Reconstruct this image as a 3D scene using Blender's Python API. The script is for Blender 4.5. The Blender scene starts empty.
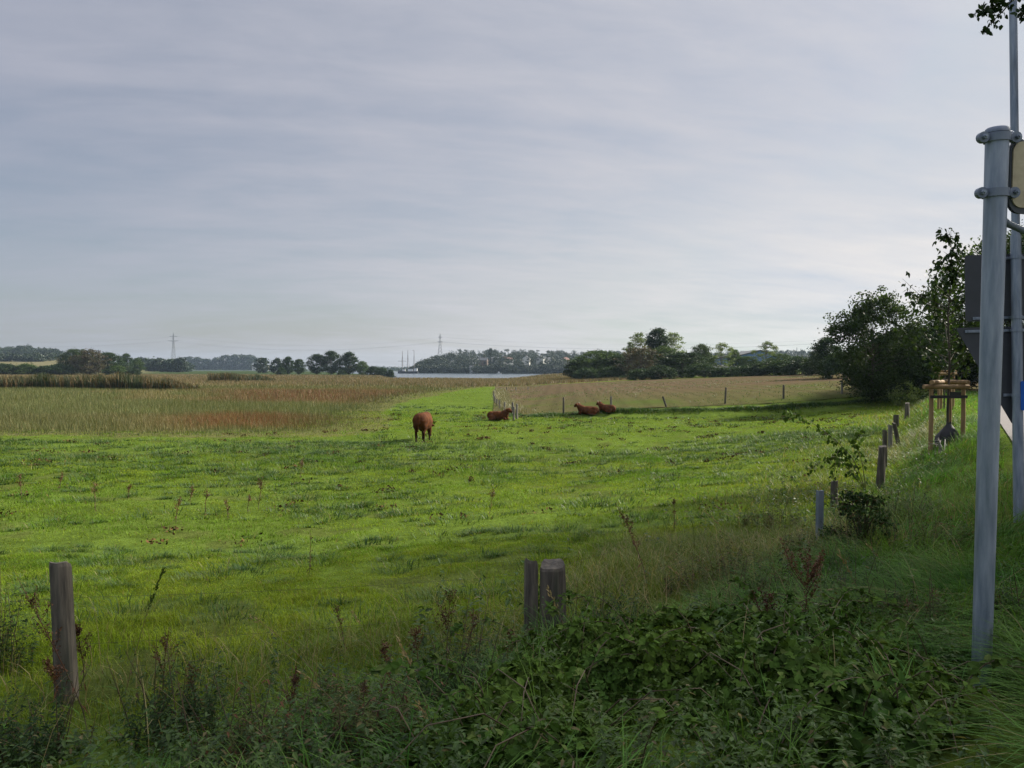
import bpy, math, random
import numpy as np
from mathutils import Vector, Euler, Matrix
R = math.radians
random.seed(7)
RS = np.random.RandomState(11)
scene = bpy.context.scene
COL = scene.collection

# ------------------------------------------------------------------ camera, sky, sun, exposure
EYE = (0.0, 0.0, 3.45)
FPX = 760.0
cam_d = bpy.data.cameras.new("camera")
cam = bpy.data.objects.new("camera", cam_d); COL.objects.link(cam)
cam_d.sensor_width = 36.0
cam_d.lens = 36.0 * FPX / 1024.0
cam_d.clip_start = 0.05; cam_d.clip_end = 20000
cam.location = EYE
PITCH = math.atan((384 - 369.5) / FPX)
ROLL = R(0.25)
cam.rotation_mode = 'XYZ'
CAM_R = Matrix.Rotation(math.pi/2 - PITCH, 3, 'X') @ Matrix.Rotation(ROLL, 3, 'Z')
cam.rotation_euler = CAM_R.to_euler('XYZ')
scene.camera = cam

SUN_AZ = 64.0      # degrees to the right of the view direction
SUN_EL = 33.0
world = bpy.data.worlds.new("World"); scene.world = world
world.use_nodes = True
wt = world.node_tree; wn = wt.nodes; wl = wt.links
wn.clear()
def WN(t, **kw):
    n = wn.new(t)
    for k, v in kw.items(): setattr(n, k, v)
    return n
w_out = WN('ShaderNodeOutputWorld'); w_bg = WN('ShaderNodeBackground')
w_bg.inputs['Strength'].default_value = 0.1
w_sky = WN('ShaderNodeTexSky', sky_type='NISHITA')
w_sky.sun_disc = False
w_sky.sun_elevation = R(SUN_EL); w_sky.sun_rotation = R(SUN_AZ)
w_sky.air_density = 1.0; w_sky.dust_density = 1.5
w_tc = WN('ShaderNodeTexCoord'); w_sep = WN('ShaderNodeSeparateXYZ')
wl.new(w_tc.outputs['Generated'], w_sep.inputs[0])
def wmath(op, a, b=None, clamp=False):
    n = WN('ShaderNodeMath', operation=op); n.use_clamp = clamp
    for i, v in enumerate((a, b)):
        if v is None: continue
        if isinstance(v, (int, float)): n.inputs[i].default_value = v
        else: wl.new(v, n.inputs[i])
    return n.outputs[0]
zc = wmath('ADD', wmath('MAXIMUM', w_sep.outputs['Z'], 0.0), 0.16)
u = wmath('DIVIDE', w_sep.outputs['X'], zc); v = wmath('DIVIDE', w_sep.outputs['Y'], zc)
w_cmb = WN('ShaderNodeCombineXYZ')
wl.new(wmath('ADD', wmath('MULTIPLY', u, 0.62), wmath('MULTIPLY', v, 0.18)), w_cmb.inputs[0])
wl.new(wmath('SUBTRACT', wmath('MULTIPLY', v, 1.5), wmath('MULTIPLY', u, 0.32)), w_cmb.inputs[1])
n1 = WN('ShaderNodeTexNoise'); n1.inputs['Scale'].default_value = 0.8; n1.inputs['Detail'].default_value = 7; n1.inputs['Roughness'].default_value = 0.5
n1.inputs['Distortion'].default_value = 1.1
wl.new(w_cmb.outputs[0], n1.inputs['Vector'])
n2 = WN('ShaderNodeTexNoise'); n2.inputs['Scale'].default_value = 4.2; n2.inputs['Detail'].default_value = 9; n2.inputs['Roughness'].default_value = 0.62
n2.inputs['Distortion'].default_value = 0.3
wl.new(w_cmb.outputs[0], n2.inputs['Vector'])
cl = wmath('ADD', wmath('MULTIPLY', n1.outputs['Fac'], 0.62), wmath('MULTIPLY', n2.outputs['Fac'], 0.38))
w_ramp = WN('ShaderNodeMapRange'); w_ramp.inputs['From Min'].default_value = 0.36; w_ramp.inputs['From Max'].default_value = 0.64
w_ramp.inputs['To Min'].default_value = 0.50; w_ramp.inputs['To Max'].default_value = 0.97
wl.new(cl, w_ramp.inputs['Value'])
# veil of cloud glows more towards the sun
sd = Vector((math.sin(R(SUN_AZ))*math.cos(R(SUN_EL)), math.cos(R(SUN_AZ))*math.cos(R(SUN_EL)), math.sin(R(SUN_EL))))
w_dot = WN('ShaderNodeVectorMath', operation='DOT_PRODUCT'); w_dot.inputs[1].default_value = sd
wl.new(w_tc.outputs['Generated'], w_dot.inputs[0])
glow = wmath('POWER', wmath('MAXIMUM', wmath('ADD', wmath('MULTIPLY', w_dot.outputs['Value'], 0.5), 0.5), 0.0), 2.5)
w_cc = WN('ShaderNodeMix', data_type='RGBA')
w_cc.inputs['A'].default_value = (1.48, 1.61, 2.06, 1); w_cc.inputs['B'].default_value = (3.5, 3.42, 3.5, 1)
wl.new(glow, w_cc.inputs['Factor'])
# cloud overhead, out of view, is brightened to lift the shaded foreground
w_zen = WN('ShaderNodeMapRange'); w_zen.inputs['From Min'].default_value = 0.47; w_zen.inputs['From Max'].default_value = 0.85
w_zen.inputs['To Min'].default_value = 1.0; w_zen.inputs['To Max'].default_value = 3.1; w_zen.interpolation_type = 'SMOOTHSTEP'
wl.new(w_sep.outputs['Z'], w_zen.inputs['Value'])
# milky warm brightness low in the sky on the sun's side
w_low = WN('ShaderNodeMapRange'); w_low.inputs['From Min'].default_value = 0.0; w_low.inputs['From Max'].default_value = 0.34
w_low.inputs['To Min'].default_value = 1.0; w_low.inputs['To Max'].default_value = 0.0; w_low.interpolation_type = 'SMOOTHSTEP'
wl.new(w_sep.outputs['Z'], w_low.inputs['Value'])
w_warm = WN('ShaderNodeMix', data_type='RGBA', blend_type='MULTIPLY'); w_warm.inputs['B'].default_value = (1.42, 1.36, 1.22, 1)
wl.new(wmath('MULTIPLY', w_low.outputs[0], wmath('MULTIPLY', glow, 1.7, True)), w_warm.inputs['Factor']); wl.new(w_cc.outputs['Result'], w_warm.inputs['A'])
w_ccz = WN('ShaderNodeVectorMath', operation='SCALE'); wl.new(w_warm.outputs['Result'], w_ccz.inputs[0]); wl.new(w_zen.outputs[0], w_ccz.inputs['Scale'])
# thin dim of Nishita so its blue shows between the veils
w_skym = WN('ShaderNodeMix', data_type='RGBA', blend_type='MULTIPLY'); w_skym.inputs['Factor'].default_value = 1
w_skym.inputs['B'].default_value = (0.42, 0.42, 0.42, 1)
wl.new(w_sky.outputs[0], w_skym.inputs['A'])
w_clamp = WN('ShaderNodeMix', data_type='RGBA', blend_type='DARKEN'); w_clamp.inputs['Factor'].default_value = 1
w_clamp.inputs['B'].default_value = (1.9, 2.4, 3.0, 1)
wl.new(w_skym.outputs['Result'], w_clamp.inputs['A'])
w_mix = WN('ShaderNodeMix', data_type='RGBA')
wl.new(wmath('MULTIPLY', w_ramp.outputs[0], wmath('SUBTRACT', 1.0, wmath('MULTIPLY', w_low.outputs[0], wmath('SUBTRACT', 0.42, wmath('MULTIPLY', glow, 0.9), True)))), w_mix.inputs['Factor'])
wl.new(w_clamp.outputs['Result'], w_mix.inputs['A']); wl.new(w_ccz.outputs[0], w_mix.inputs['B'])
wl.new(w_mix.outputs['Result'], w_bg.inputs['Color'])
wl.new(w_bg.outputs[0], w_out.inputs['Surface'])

sun_d = bpy.data.lights.new("sun", 'SUN'); sun_d.energy = 4.8; sun_d.angle = R(6.0); sun_d.color = (1.0, 0.93, 0.80)
sun = bpy.data.objects.new("sun", sun_d); COL.objects.link(sun)
sun.rotation_euler = (-sd).to_track_quat('-Z', 'Y').to_euler()
sun.location = (40, 20, 60)

vs = scene.view_settings
vs.view_transform = 'Standard'; vs.look = 'None'; vs.gamma = 1.0; vs.use_curve_mapping = False
vs.exposure = 1.15
scene.render.engine = 'CYCLES'
cy = scene.cycles
cy.max_bounces = 5; cy.diffuse_bounces = 2; cy.glossy_bounces = 2; cy.transmission_bounces = 3; cy.transparent_max_bounces = 6
cy.volume_bounces = 0
cy.sample_clamp_direct = 5.0; cy.sample_clamp_indirect = 2.5
cy.use_denoising = True
cy.caustics_reflective = False; cy.caustics_refractive = False

# ------------------------------------------------------------------ numpy helpers
def sstep(a, b, x):
    t = np.clip((x - a) / (b - a), 0, 1); return t*t*(3 - 2*t)
def hash2(ix, iy, seed):
    n = (ix.astype(np.int64)*374761393 + iy.astype(np.int64)*668265263 + seed*974711) & 0x7fffffff
    n = ((n ^ (n >> 13)) * 1274126177) & 0x7fffffff
    n = n ^ (n >> 16)
    return (n & 0xffff) / 65535.0
def vnoise(x, y, seed=0):
    x = np.asarray(x, float); y = np.asarray(y, float)
    ix = np.floor(x); iy = np.floor(y); fx = x - ix; fy = y - iy
    fx = fx*fx*(3-2*fx); fy = fy*fy*(3-2*fy)
    a = hash2(ix, iy, seed); b = hash2(ix+1, iy, seed); c = hash2(ix, iy+1, seed); d = hash2(ix+1, iy+1, seed)
    return (a*(1-fx)+b*fx)*(1-fy) + (c*(1-fx)+d*fx)*fy
def fbm(x, y, seed=0, oct=4):
    s = 0; a = .5; t = 0
    for o in range(oct):
        s = s + a*vnoise(np.asarray(x)*2**o, np.asarray(y)*2**o, seed+o*17); t += a; a *= .5
    return s/t

FENCE = np.array([(-80, 2.0), (-14, 4.6), (-3.4, 5.9), (0.35, 7.6), (5.3, 13), (8.2, 17), (11.4, 22), (15.4, 30), (25.0, 48), (36, 66), (90, 150), (300, 480)], float)
def fdist(x, y):
    """signed distance to the pasture fence line, positive on the road side"""
    x = np.asarray(x, float); y = np.asarray(y, float)
    best = np.full(x.shape, 1e9); sg = np.ones(x.shape)
    for i in range(len(FENCE)-1):
        a = FENCE[i]; d = FENCE[i+1]-a; L2 = d@d
        t = np.clip(((x-a[0])*d[0] + (y-a[1])*d[1])/L2, 0, 1)
        px = x-a[0]-t*d[0]; py = y-a[1]-t*d[1]
        q = px*px+py*py
        s = np.where(d[0]*(y-a[1]) - d[1]*(x-a[0]) < 0, 1.0, -1.0)
        m = q < best
        best = np.where(m, q, best); sg = np.where(m, s, sg)
    return np.sqrt(best)*sg
def step_line(x):
    return 55.0 + np.clip(x-4, 0, 60)*0.10
def water_mask(x, y):
    """>0 in the inlet"""
    r = x/np.maximum(y, 1.0)
    near = 285 + 150*sstep(-0.02, 0.07, r) + 1200*sstep(0.10, 0.16, r) + 270*sstep(-0.155, -0.20, r) + 500*sstep(-.20, -.27, r) + 90000*sstep(-.42, -.45, r) + 25*(fbm(x/60, y/60, 5)-.5)
    far = 745 + 620*sstep(-0.125, -0.16, r)
    return np.minimum(y-near, far-y)
def height(x, y):
    x = np.asarray(x, float); y = np.asarray(y, float)
    d = fdist(x, y)
    r = x/np.maximum(y, 1.0)
    bank = 0.80*sstep(-11, 0.3, d) + 1.0*sstep(-0.4, np.interp(y, [5, 9, 14, 19], [5.4, 4.6, 3.0, 1.7]), d)
    bank = bank*sstep(1500, 300, y)
    hill = np.clip((x-1.5)*0.048, 0, 3.0)*sstep(53, 66, y)*sstep(900, 400, y)
    stp = 0.42*sstep(-0.4, 0.5, y-step_line(x))*sstep(1.5, 9, x)*sstep(200, 100, y)
    h = bank + (hill+stp)*(1-np.clip(bank/1.8, 0, 1))
    nearf = sstep(140, 40, y)
    h = h + nearf*(0.09*(fbm(x*0.45, y*0.45, 3, 3)-.5) + 0.13*(fbm(x*1.9, y*1.9, 9, 2)-.5))*sstep(3.5, -1, d) + 0.05*(fbm(x*1.3, y*1.3, 21, 2)-.5)*sstep(-1, 2, d)*nearf
    # far land
    h = h + 15*sstep(-0.44, -0.60, r)*sstep(430, 900, y)
    h = h + 13*sstep(-0.135, -0.09, r)*sstep(765, 1050, y)
    h = h + 8*sstep(0.22, 0.36, r)*sstep(300, 700, y)
    wm = water_mask(x, y)
    w = sstep(-14, 6, wm)
    h = h*(1-w) + (-2.0)*w
    return h
def H1(x, y): return float(height(np.array([x]), np.array([y]))[0])
def ray(px, py):
    v = CAM_R @ Vector(((px-512)/FPX, (384-py)/FPX, -1.0))
    return v
def at(px, py, lift=0.0):
    """the ground point seen at a pixel of the picture"""
    v = ray(px, py)
    t = np.geomspace(1.5, 2500, 9000)
    x = v.x*t; y = v.y*t; z = EYE[2]+v.z*t
    k = np.argmax(z <= height(x, y)+lift)
    return Vector((float(x[k]), float(y[k]), float(height(x[k:k+1], y[k:k+1])[0])))
def atD(px, y):
    """ground point in the direction of column px, y metres ahead"""
    x = (px-512)/FPX*y
    return Vector((x, y, H1(x, y)))
def topz(py, y, px=512):
    v = ray(px, py); return EYE[2] + v.z/v.y*y

# ------------------------------------------------------------------ mesh builder
class MB:
    def __init__(s): s.V = []; s.F3 = []; s.F4 = []; s.n = 0; s.C = []
    def add(s, V, F, C=None):
        V = np.asarray(V, float).reshape(-1, 3); F = np.asarray(F, int)
        if len(F) == 0: return
        (s.F3 if F.shape[1] == 3 else s.F4).append(F+s.n)
        s.V.append(V); s.n += len(V)
        if C is not None: s.C.append(np.asarray(C, float))
        return s
    def mesh(s, name, mat, smooth=False):
        me = bpy.data.meshes.new(name)
        V = np.concatenate(s.V); me.vertices.add(len(V)); me.vertices.foreach_set('co', V.astype(np.float32).ravel())
        f3 = np.concatenate(s.F3) if s.F3 else np.zeros((0, 3), int); f4 = np.concatenate(s.F4) if s.F4 else np.zeros((0, 4), int)
        li = np.concatenate([f3.ravel(), f4.ravel()]).astype(np.int32)
        tot = np.concatenate([np.full(len(f3), 3), np.full(len(f4), 4)]).astype(np.int32)
        st = np.concatenate([[0], np.cumsum(tot)[:-1]]).astype(np.int32)
        me.loops.add(len(li)); me.loops.foreach_set('vertex_index', li)
        me.polygons.add(len(tot)); me.polygons.foreach_set('loop_start', st)
        try: me.polygons.foreach_set('loop_total', tot)
        except Exception: pass
        me.polygons.foreach_set('use_smooth', np.full(len(tot), smooth, dtype=bool))
        if s.C:
            C = np.concatenate(s.C); C4 = np.concatenate([C, np.ones((len(C), 1))], 1).astype(np.float32)
            a = me.color_attributes.new('tint', 'FLOAT_COLOR', 'POINT'); a.data.foreach_set('color', C4.ravel())
        me.materials.append(mat)
        me.update(calc_edges=True); me.validate()
        return me
    # solids
    def box(s, c, size, rot=None):
        q = np.array([(x, y, z) for z in (-.5, .5) for y in (-.5, .5) for x in (-.5, .5)])*np.array(size)
        if rot is not None: q = q @ np.array(rot).T
        s.add(q+np.array(c), [(0, 2, 3, 1), (4, 5, 7, 6), (0, 1, 5, 4), (2, 6, 7, 3), (0, 4, 6, 2), (1, 3, 7, 5)]); return s
    def tube(s, P, rad, k=8, cap=True):
        P = np.asarray(P, float); n = len(P); rad = np.broadcast_to(np.asarray(rad, float), (n,))
        T = np.gradient(P, axis=0); T /= np.linalg.norm(T, axis=1)[:, None]+1e-9
        ref = np.array([1., 0, 0]) if abs(T[0][0]) < .8 else np.array([0, 1., 0])
        a = np.arange(k)*2*math.pi/k; V = []
        for i in range(n):
            u = np.cross(T[i], ref); u /= np.linalg.norm(u)+1e-9; w = np.cross(T[i], u)
            V.append(P[i]+rad[i]*(np.cos(a)[:, None]*u+np.sin(a)[:, None]*w))
            ref = np.cross(u, T[i])*1.0 if False else ref
        V = np.concatenate(V); F = []
        for i in range(n-1):
            for j in range(k):
                F.append((i*k+j, i*k+(j+1) % k, (i+1)*k+(j+1) % k, (i+1)*k+j))
        s.add(V, F)
        if cap:
            for e, o in ((0, P[0]), (n-1, P[-1])):
                ring = V[e*k:(e+1)*k]
                s.add(np.vstack([ring, o]), [((j+1) % k, j, k) if e == 0 else (j, (j+1) % k, k) for j in range(k)])
        return s
    def ell(s, c, r, rot=None, nu=14, nv=9):
        th = np.linspace(0, math.pi, nv); ph = np.arange(nu)*2*math.pi/nu
        V = np.array([(math.sin(t)*math.cos(p), math.sin(t)*math.sin(p), math.cos(t)) for t in th for p in ph])*np.array(r)
        if rot is not None: V = V @ np.array(rot).T
        F = [(i*nu+j, (i+1)*nu+j, (i+1)*nu+(j+1) % nu, i*nu+(j+1) % nu) for i in range(nv-1) for j in range(nu)]
        s.add(V+np.array(c), F); return s
    def plate(s, poly, thick, axis_u, axis_v, origin):
        """extruded outline in the plane u,v"""
        u = np.array(axis_u, float); v = np.array(axis_v, float); n = np.cross(u, v); n /= np.linalg.norm(n)
        p = np.array(poly); k = len(p); A = np.array(origin)+p[:, :1]*u+p[:, 1:]*v
        c = A.mean(0)
        V = np.vstack([A-n*thick/2, A+n*thick/2, c-n*thick/2, c+n*thick/2])
        F3 = [((j+1) % k, j, 2*k) for j in range(k)]+[(k+j, k+(j+1) % k, 2*k+1) for j in range(k)]
        s.add(V, F3); s.add(V, [(j, (j+1) % k, k+(j+1) % k, k+j) for j in range(k)]); return s

def unit(a): return a/(np.linalg.norm(a, axis=-1, keepdims=True)+1e-9)
def blades(mb, P, h, w, yaw, bend, segs=2, tint=None, twist=0.6, rs=RS):
    n = len(P)
    if n == 0: return
    h = np.broadcast_to(h, (n,)); w = np.broadcast_to(w, (n,)); bend = np.broadcast_to(bend, (n,))
    s = np.linspace(0, 1, segs+1)
    dx = np.cos(yaw); dy = np.sin(yaw)
    tw = yaw+math.pi/2+rs.uniform(-twist, twist, n)
    off = (bend*h)[:, None]*s[None]**2
    zz = h[:, None]*(s[None]-np.clip(0.42*bend[:, None], 0, .72)*s[None]**2.2)
    C = np.stack([P[:, :1]+off*dx[:, None], P[:, 1:2]+off*dy[:, None], P[:, 2:3]+zz], -1)
    wid = w[:, None]*(1-0.93*s[None]**1.6)*0.5
    S = np.stack([np.cos(tw)[:, None]*wid, np.sin(tw)[:, None]*wid, 0*wid], -1)
    V = np.stack([C-S, C+S], 2).reshape(-1, 3)
    m = (segs+1)*2
    b = (np.arange(n)*m)[:, None, None]; i = (np.arange(segs)*2)[None, :, None]
    F = (b+i+np.array([0, 1, 3, 2])[None, None]).reshape(-1, 4)
    mb.add(V, F, None if tint is None else np.repeat(tint, m, 0))
LEAF_U = np.array([(0, 0), (.33, -.5), (.33, 0), (.33, .5), (.72, -.34), (.72, 0), (.72, .34), (1, 0)])
LEAF_F = np.array([(0, 2, 1), (0, 3, 2), (1, 2, 5), (1, 5, 4), (2, 3, 6), (2, 6, 5), (4, 5, 7), (5, 6, 7)])
def leaves(mb, P, L, W, D, N, fold=0.12, droop=0.15, tint=None):
    """pointed leaves: base P, length L, width W, along D, facing N"""
    n = len(P)
    if n == 0: return
    L = np.broadcast_to(L, (n,)); W = np.broadcast_to(W, (n,))
    D = unit(D); S = unit(np.cross(D, N)); N = np.cross(S, D)
    a = LEAF_U[:, 0]; b = LEAF_U[:, 1]
    V = P[:, None] + D[:, None]*(a[None]*L[:, None])[..., None] + S[:, None]*(b[None]*W[:, None])[..., None] \
        + N[:, None]*((np.abs(b)[None]*W[:, None]*fold*2) - (a[None]**2*L[:, None]*droop))[..., None]
    F = (np.arange(n)*8)[:, None, None]+LEAF_F[None]
    mb.add(V.reshape(-1, 3), F.reshape(-1, 3), None if tint is None else np.repeat(tint, 8, 0))
def quads(mb, P, size, rs, flat=0.0, asp=0.6, tint=None):
    """leaf-sized faces turned every way"""
    n = len(P); size = np.broadcast_to(size, (n,))
    D = unit(rs.normal(size=(n, 3))); N = rs.normal(size=(n, 3)); N[:, 2] = np.abs(N[:, 2])*(1+flat)+flat; N = unit(N)
    S = unit(np.cross(D, N)); D = unit(np.cross(N, S))
    c = np.array([(-1, 0), (0, -asp), (1, 0), (0, asp)])*.5
    V = P[:, None]+D[:, None]*(c[None, :, 0]*size[:, None])[..., None]+S[:, None]*(c[None, :, 1]*size[:, None])[..., None]
    F = (np.arange(n)*4)[:, None]+np.arange(4)[None]
    mb.add(V.reshape(-1, 3), F, None if tint is None else np.repeat(tint, 4, 0))

# ------------------------------------------------------------------ objects
def tag(o, label=None, cat=None, group=None, kind=None):
    if label: o['label'] = label
    if cat: o['category'] = cat
    if group: o['group'] = group
    if kind: o['kind'] = kind
    return o
def link(name, me, parent=None, loc=None):
    o = bpy.data.objects.new(name, me); COL.objects.link(o)
    if parent is not None: o.parent = parent
    if loc is not None: o.location = loc
    return o
def thing(name, label, cat, loc=(0, 0, 0), rz=0.0, group=None, sc=None):
    o = bpy.data.objects.new(name, None); COL.objects.link(o)
    o.location = loc; o.rotation_euler = (0, 0, rz); o.empty_display_size = .2
    if sc is not None: o.scale = (sc, sc, sc) if isinstance(sc, (int, float)) else sc
    return tag(o, label, cat, group)
def copy_tree(src, loc, rz=0.0, sc=None, label=None, group=None):
    r = src.copy(); COL.objects.link(r); r.location = loc; r.rotation_euler = (0, 0, rz)
    if sc is not None: r.scale = (sc, sc, sc) if isinstance(sc, (int, float)) else sc
    if label: r['label'] = label
    if group: r['group'] = group
    elif 'group' in r.keys(): del r['group']
    for ch in list(src.children):
        c = ch.copy(); COL.objects.link(c); c.parent = r
        for g in list(ch.children):
            e = g.copy(); COL.objects.link(e); e.parent = c
    return r

# ------------------------------------------------------------------ materials
def new_mat(name):
    m = bpy.data.materials.new(name); m.use_nodes = True; nt = m.node_tree; nt.nodes.clear()
    out = nt.nodes.new('ShaderNodeOutputMaterial'); return m, nt, out
def nd(nt, t, **kw):
    n = nt.nodes.new(t)
    for k, v in kw.items(): setattr(n, k, v)
    return n
def noise(nt, vec, scale, detail=4, rough=.55, dist=0.0):
    n = nd(nt, 'ShaderNodeTexNoise'); n.inputs['Scale'].default_value = scale; n.inputs['Detail'].default_value = detail
    n.inputs['Roughness'].default_value = rough; n.inputs['Distortion'].default_value = dist
    nt.links.new(vec, n.inputs['Vector']); return n.outputs['Fac']
def rng(nt, val, a, b, c=0.0, d=1.0):
    n = nd(nt, 'ShaderNodeMapRange'); n.inputs['From Min'].default_value = a; n.inputs['From Max'].default_value = b
    n.inputs['To Min'].default_value = c; n.inputs['To Max'].default_value = d
    nt.links.new(val, n.inputs['Value']); return n.outputs[0]
def mixc(nt, f, a, b, mode='MIX'):
    n = nd(nt, 'ShaderNodeMix', data_type='RGBA', blend_type=mode)
    for k, v in (('Factor', f), ('A', a), ('B', b)):
        if isinstance(v, (int, float)): n.inputs[k].default_value = v
        elif isinstance(v, tuple): n.inputs[k].default_value = (*v[:3], 1)
        else: nt.links.new(v, n.inputs[k])
    return n.outputs['Result']
def scalec(nt, col, val):
    n = nd(nt, 'ShaderNodeVectorMath', operation='SCALE'); nt.links.new(col, n.inputs[0])
    if isinstance(val, (int, float)): n.inputs['Scale'].default_value = val
    else: nt.links.new(val, n.inputs['Scale'])
    return n.outputs[0]
def foliage(name, c1, c2, c3=None, f3=0.1, scale=0.6, transl=0.35, spec=0.25, rough=0.5, isl=0.35, objv=0.25, tint=False):
    m, nt, out = new_mat(name)
    g = nd(nt, 'ShaderNodeNewGeometry'); oi = nd(nt, 'ShaderNodeObjectInfo')
    n = noise(nt, g.outputs['Position'], scale, 4, .6)
    col = mixc(nt, rng(nt, n, .35, .65), c1, c2)
    if c3:
        wn_ = nd(nt, 'ShaderNodeTexWhiteNoise', noise_dimensions='1D'); nt.links.new(g.outputs['Random Per Island'], wn_.inputs['W'])
        k = nd(nt, 'ShaderNodeMath', operation='LESS_THAN'); nt.links.new(wn_.outputs['Value'], k.inputs[0]); k.inputs[1].default_value = f3
        col = mixc(nt, k.outputs[0], col, c3)
    if tint:
        at_ = nd(nt, 'ShaderNodeAttribute', attribute_name='tint'); col = mixc(nt, 1.0, col, at_.outputs['Color'], 'MULTIPLY')
    col = scalec(nt, col, rng(nt, g.outputs['Random Per Island'], 0, 1, 1-isl, 1+isl))
    if objv: col = scalec(nt, col, rng(nt, oi.outputs['Random'], 0, 1, 1-objv, 1+objv))
    p = nd(nt, 'ShaderNodeBsdfPrincipled'); p.inputs['Roughness'].default_value = rough; p.inputs['Specular IOR Level'].default_value = spec
    nt.links.new(col, p.inputs['Base Color'])
    t = nd(nt, 'ShaderNodeBsdfTranslucent'); nt.links.new(mixc(nt, 1.0, col, (1.22, 1.25, .58), 'MULTIPLY'), t.inputs['Color'])
    mx = nd(nt, 'ShaderNodeMixShader'); mx.inputs[0].default_value = transl
    nt.links.new(p.outputs[0], mx.inputs[1]); nt.links.new(t.outputs[0], mx.inputs[2]); nt.links.new(mx.outputs[0], out.inputs[0])
    return m
def surf(name, c1, c2, scale=8, stretch=(1, 1, 1), rough=.7, metal=0, bump=.2, spec=.4, c3=None, coord='Object', detail=6, objv=0.0, lo=.35, hi=.65):
    m, nt, out = new_mat(name)
    tc = nd(nt, 'ShaderNodeTexCoord'); mp = nd(nt, 'ShaderNodeMapping'); mp.inputs['Scale'].default_value = stretch
    nt.links.new(tc.outputs[coord], mp.inputs[0])
    n = noise(nt, mp.outputs[0], scale, detail, .62)
    col = mixc(nt, rng(nt, n, lo, hi), c1, c2)
    if c3:
        n3 = noise(nt, mp.outputs[0], scale*.33, 3, .5); col = mixc(nt, rng(nt, n3, .55, .68), col, c3)
    if objv:
        oi = nd(nt, 'ShaderNodeObjectInfo'); col = scalec(nt, col, rng(nt, oi.outputs['Random'], 0, 1, 1-objv, 1+objv))
    p = nd(nt, 'ShaderNodeBsdfPrincipled'); p.inputs['Metallic'].default_value = metal; p.inputs['Specular IOR Level'].default_value = spec
    nt.links.new(col, p.inputs['Base Color']); nt.links.new(rng(nt, n, .3, .7, rough-.1, min(1, rough+.12)), p.inputs['Roughness'])
    if bump:
        b = nd(nt, 'ShaderNodeBump'); b.inputs['Strength'].default_value = bump; b.inputs['Distance'].default_value = .02
        nt.links.new(n, b.inputs['Height']); nt.links.new(b.outputs[0], p.inputs['Normal'])
    nt.links.new(p.outputs[0], out.inputs[0]); return m

M = {}
M['bark'] = surf('bark', (.035, .028, .02), (.09, .075, .055), 6, (1, 1, .25), .85, bump=.5)
M['palebark'] = surf('pale_bark', (.16, .15, .13), (.3, .28, .25), 4, (1, 1, .4), .8, bump=.3)
M['postwood'] = surf('weathered_wood', (.040, .035, .028), (.135, .115, .088), 16, (1, 1, .12), .85, bump=.6, c3=(.05, .055, .035), objv=.2)
M['greywood'] = surf('silvered_wood', (.11, .10, .085), (.24, .22, .19), 12, (1, 1, .12), .85, bump=.5, objv=.2)
M['stakewood'] = surf('stake_wood', (.20, .12, .055), (.32, .21, .10), 9, (1, 1, .12), .75, bump=.25)
M['steel'] = surf('galvanised_steel', (.17, .21, .27), (.33, .37, .44), 22, (1, 1, .12), .48, metal=.45, bump=.06, c3=(.15, .17, .19))
M['steel_old'] = surf('dull_steel', (.14, .17, .22), (.20, .23, .28), 16, (1, 1, .5), .5, metal=.4, bump=.03)
M['signback'] = surf('grey_sign_back', (.045, .05, .058), (.06, .065, .075), 5, rough=.55, bump=.02)
M['yellowed'] = surf('yellowed_plastic', (.48, .42, .27), (.28, .24, .15), 4, (1, 1, 1.6), .35, bump=.02, c3=(.58, .53, .38))
M['darkgrey'] = surf('dark_rim', (.03, .04, .05), (.05, .06, .075), 9, rough=.5, bump=.02)
M['blue'] = surf('blue_sign', (.005, .09, .42), (.007, .11, .5), 4, rough=.35, bump=.0)
M['white'] = surf('white_paint', (.7, .7, .68), (.8, .8, .78), 4, rough=.5, bump=.0)
M['black'] = surf('black_rubber', (.012, .012, .014), (.03, .03, .033), 9, rough=.6, bump=.1)
M['crown'] = foliage('leaf_green', (.030, .055, .018), (.055, .085, .024), None, scale=.25, transl=.3, isl=.4, spec=.08)
M['crown_dark'] = foliage('leaf_dark_green', (.020, .040, .016), (.036, .060, .020), None, scale=.25, transl=.22, isl=.4, objv=.2, spec=.08)
M['crown_light'] = foliage('leaf_pale_green', (.07, .11, .028), (.11, .14, .04), None, scale=.25, transl=.4, isl=.35)
M['crown_autumn'] = foliage('leaf_turning', (.066, .056, .026), (.050, .060, .022), (.095, .060, .028), .22, scale=.4, transl=.3, isl=.4)
M['crown_far'] = foliage('leaf_far', (.016, .034, .019), (.032, .053, .025), (.06, .07, .03), .10, scale=.035, transl=.15, isl=.4)
M['pasture'] = foliage('pasture_grass', (.094, .158, .011), (.168, .216, .014), (.17, .135, .045), .08, scale=.35, transl=.35, spec=.06, isl=.35, objv=0, tint=True)
M['tussock'] = foliage('tussock_grass', (.024, .062, .010), (.046, .090, .015), (.15, .14, .05), .06, scale=.8, transl=.3, spec=.2, isl=.35, objv=0)
M['verge'] = foliage('verge_grass', (.050, .140, .024), (.115, .195, .038), (.20, .17, .08), .05, scale=1.1, transl=.35, spec=.10, rough=.6, isl=.5, objv=0)
M['rough'] = foliage('rough_grass', (.07, .11, .022), (.13, .15, .035), (.24, .19, .09), .16, scale=.9, transl=.35, spec=.2, isl=.4, objv=0)
M['wire'] = surf('rusty_wire', (.03, .025, .02), (.06, .045, .035), 20, rough=.7, bump=0)
M['bleached'] = foliage('bleached_grass', (.17, .15, .085), (.22, .20, .12), (.09, .11, .04), .25, scale=1.2, transl=.25, isl=.3, objv=0)
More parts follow.
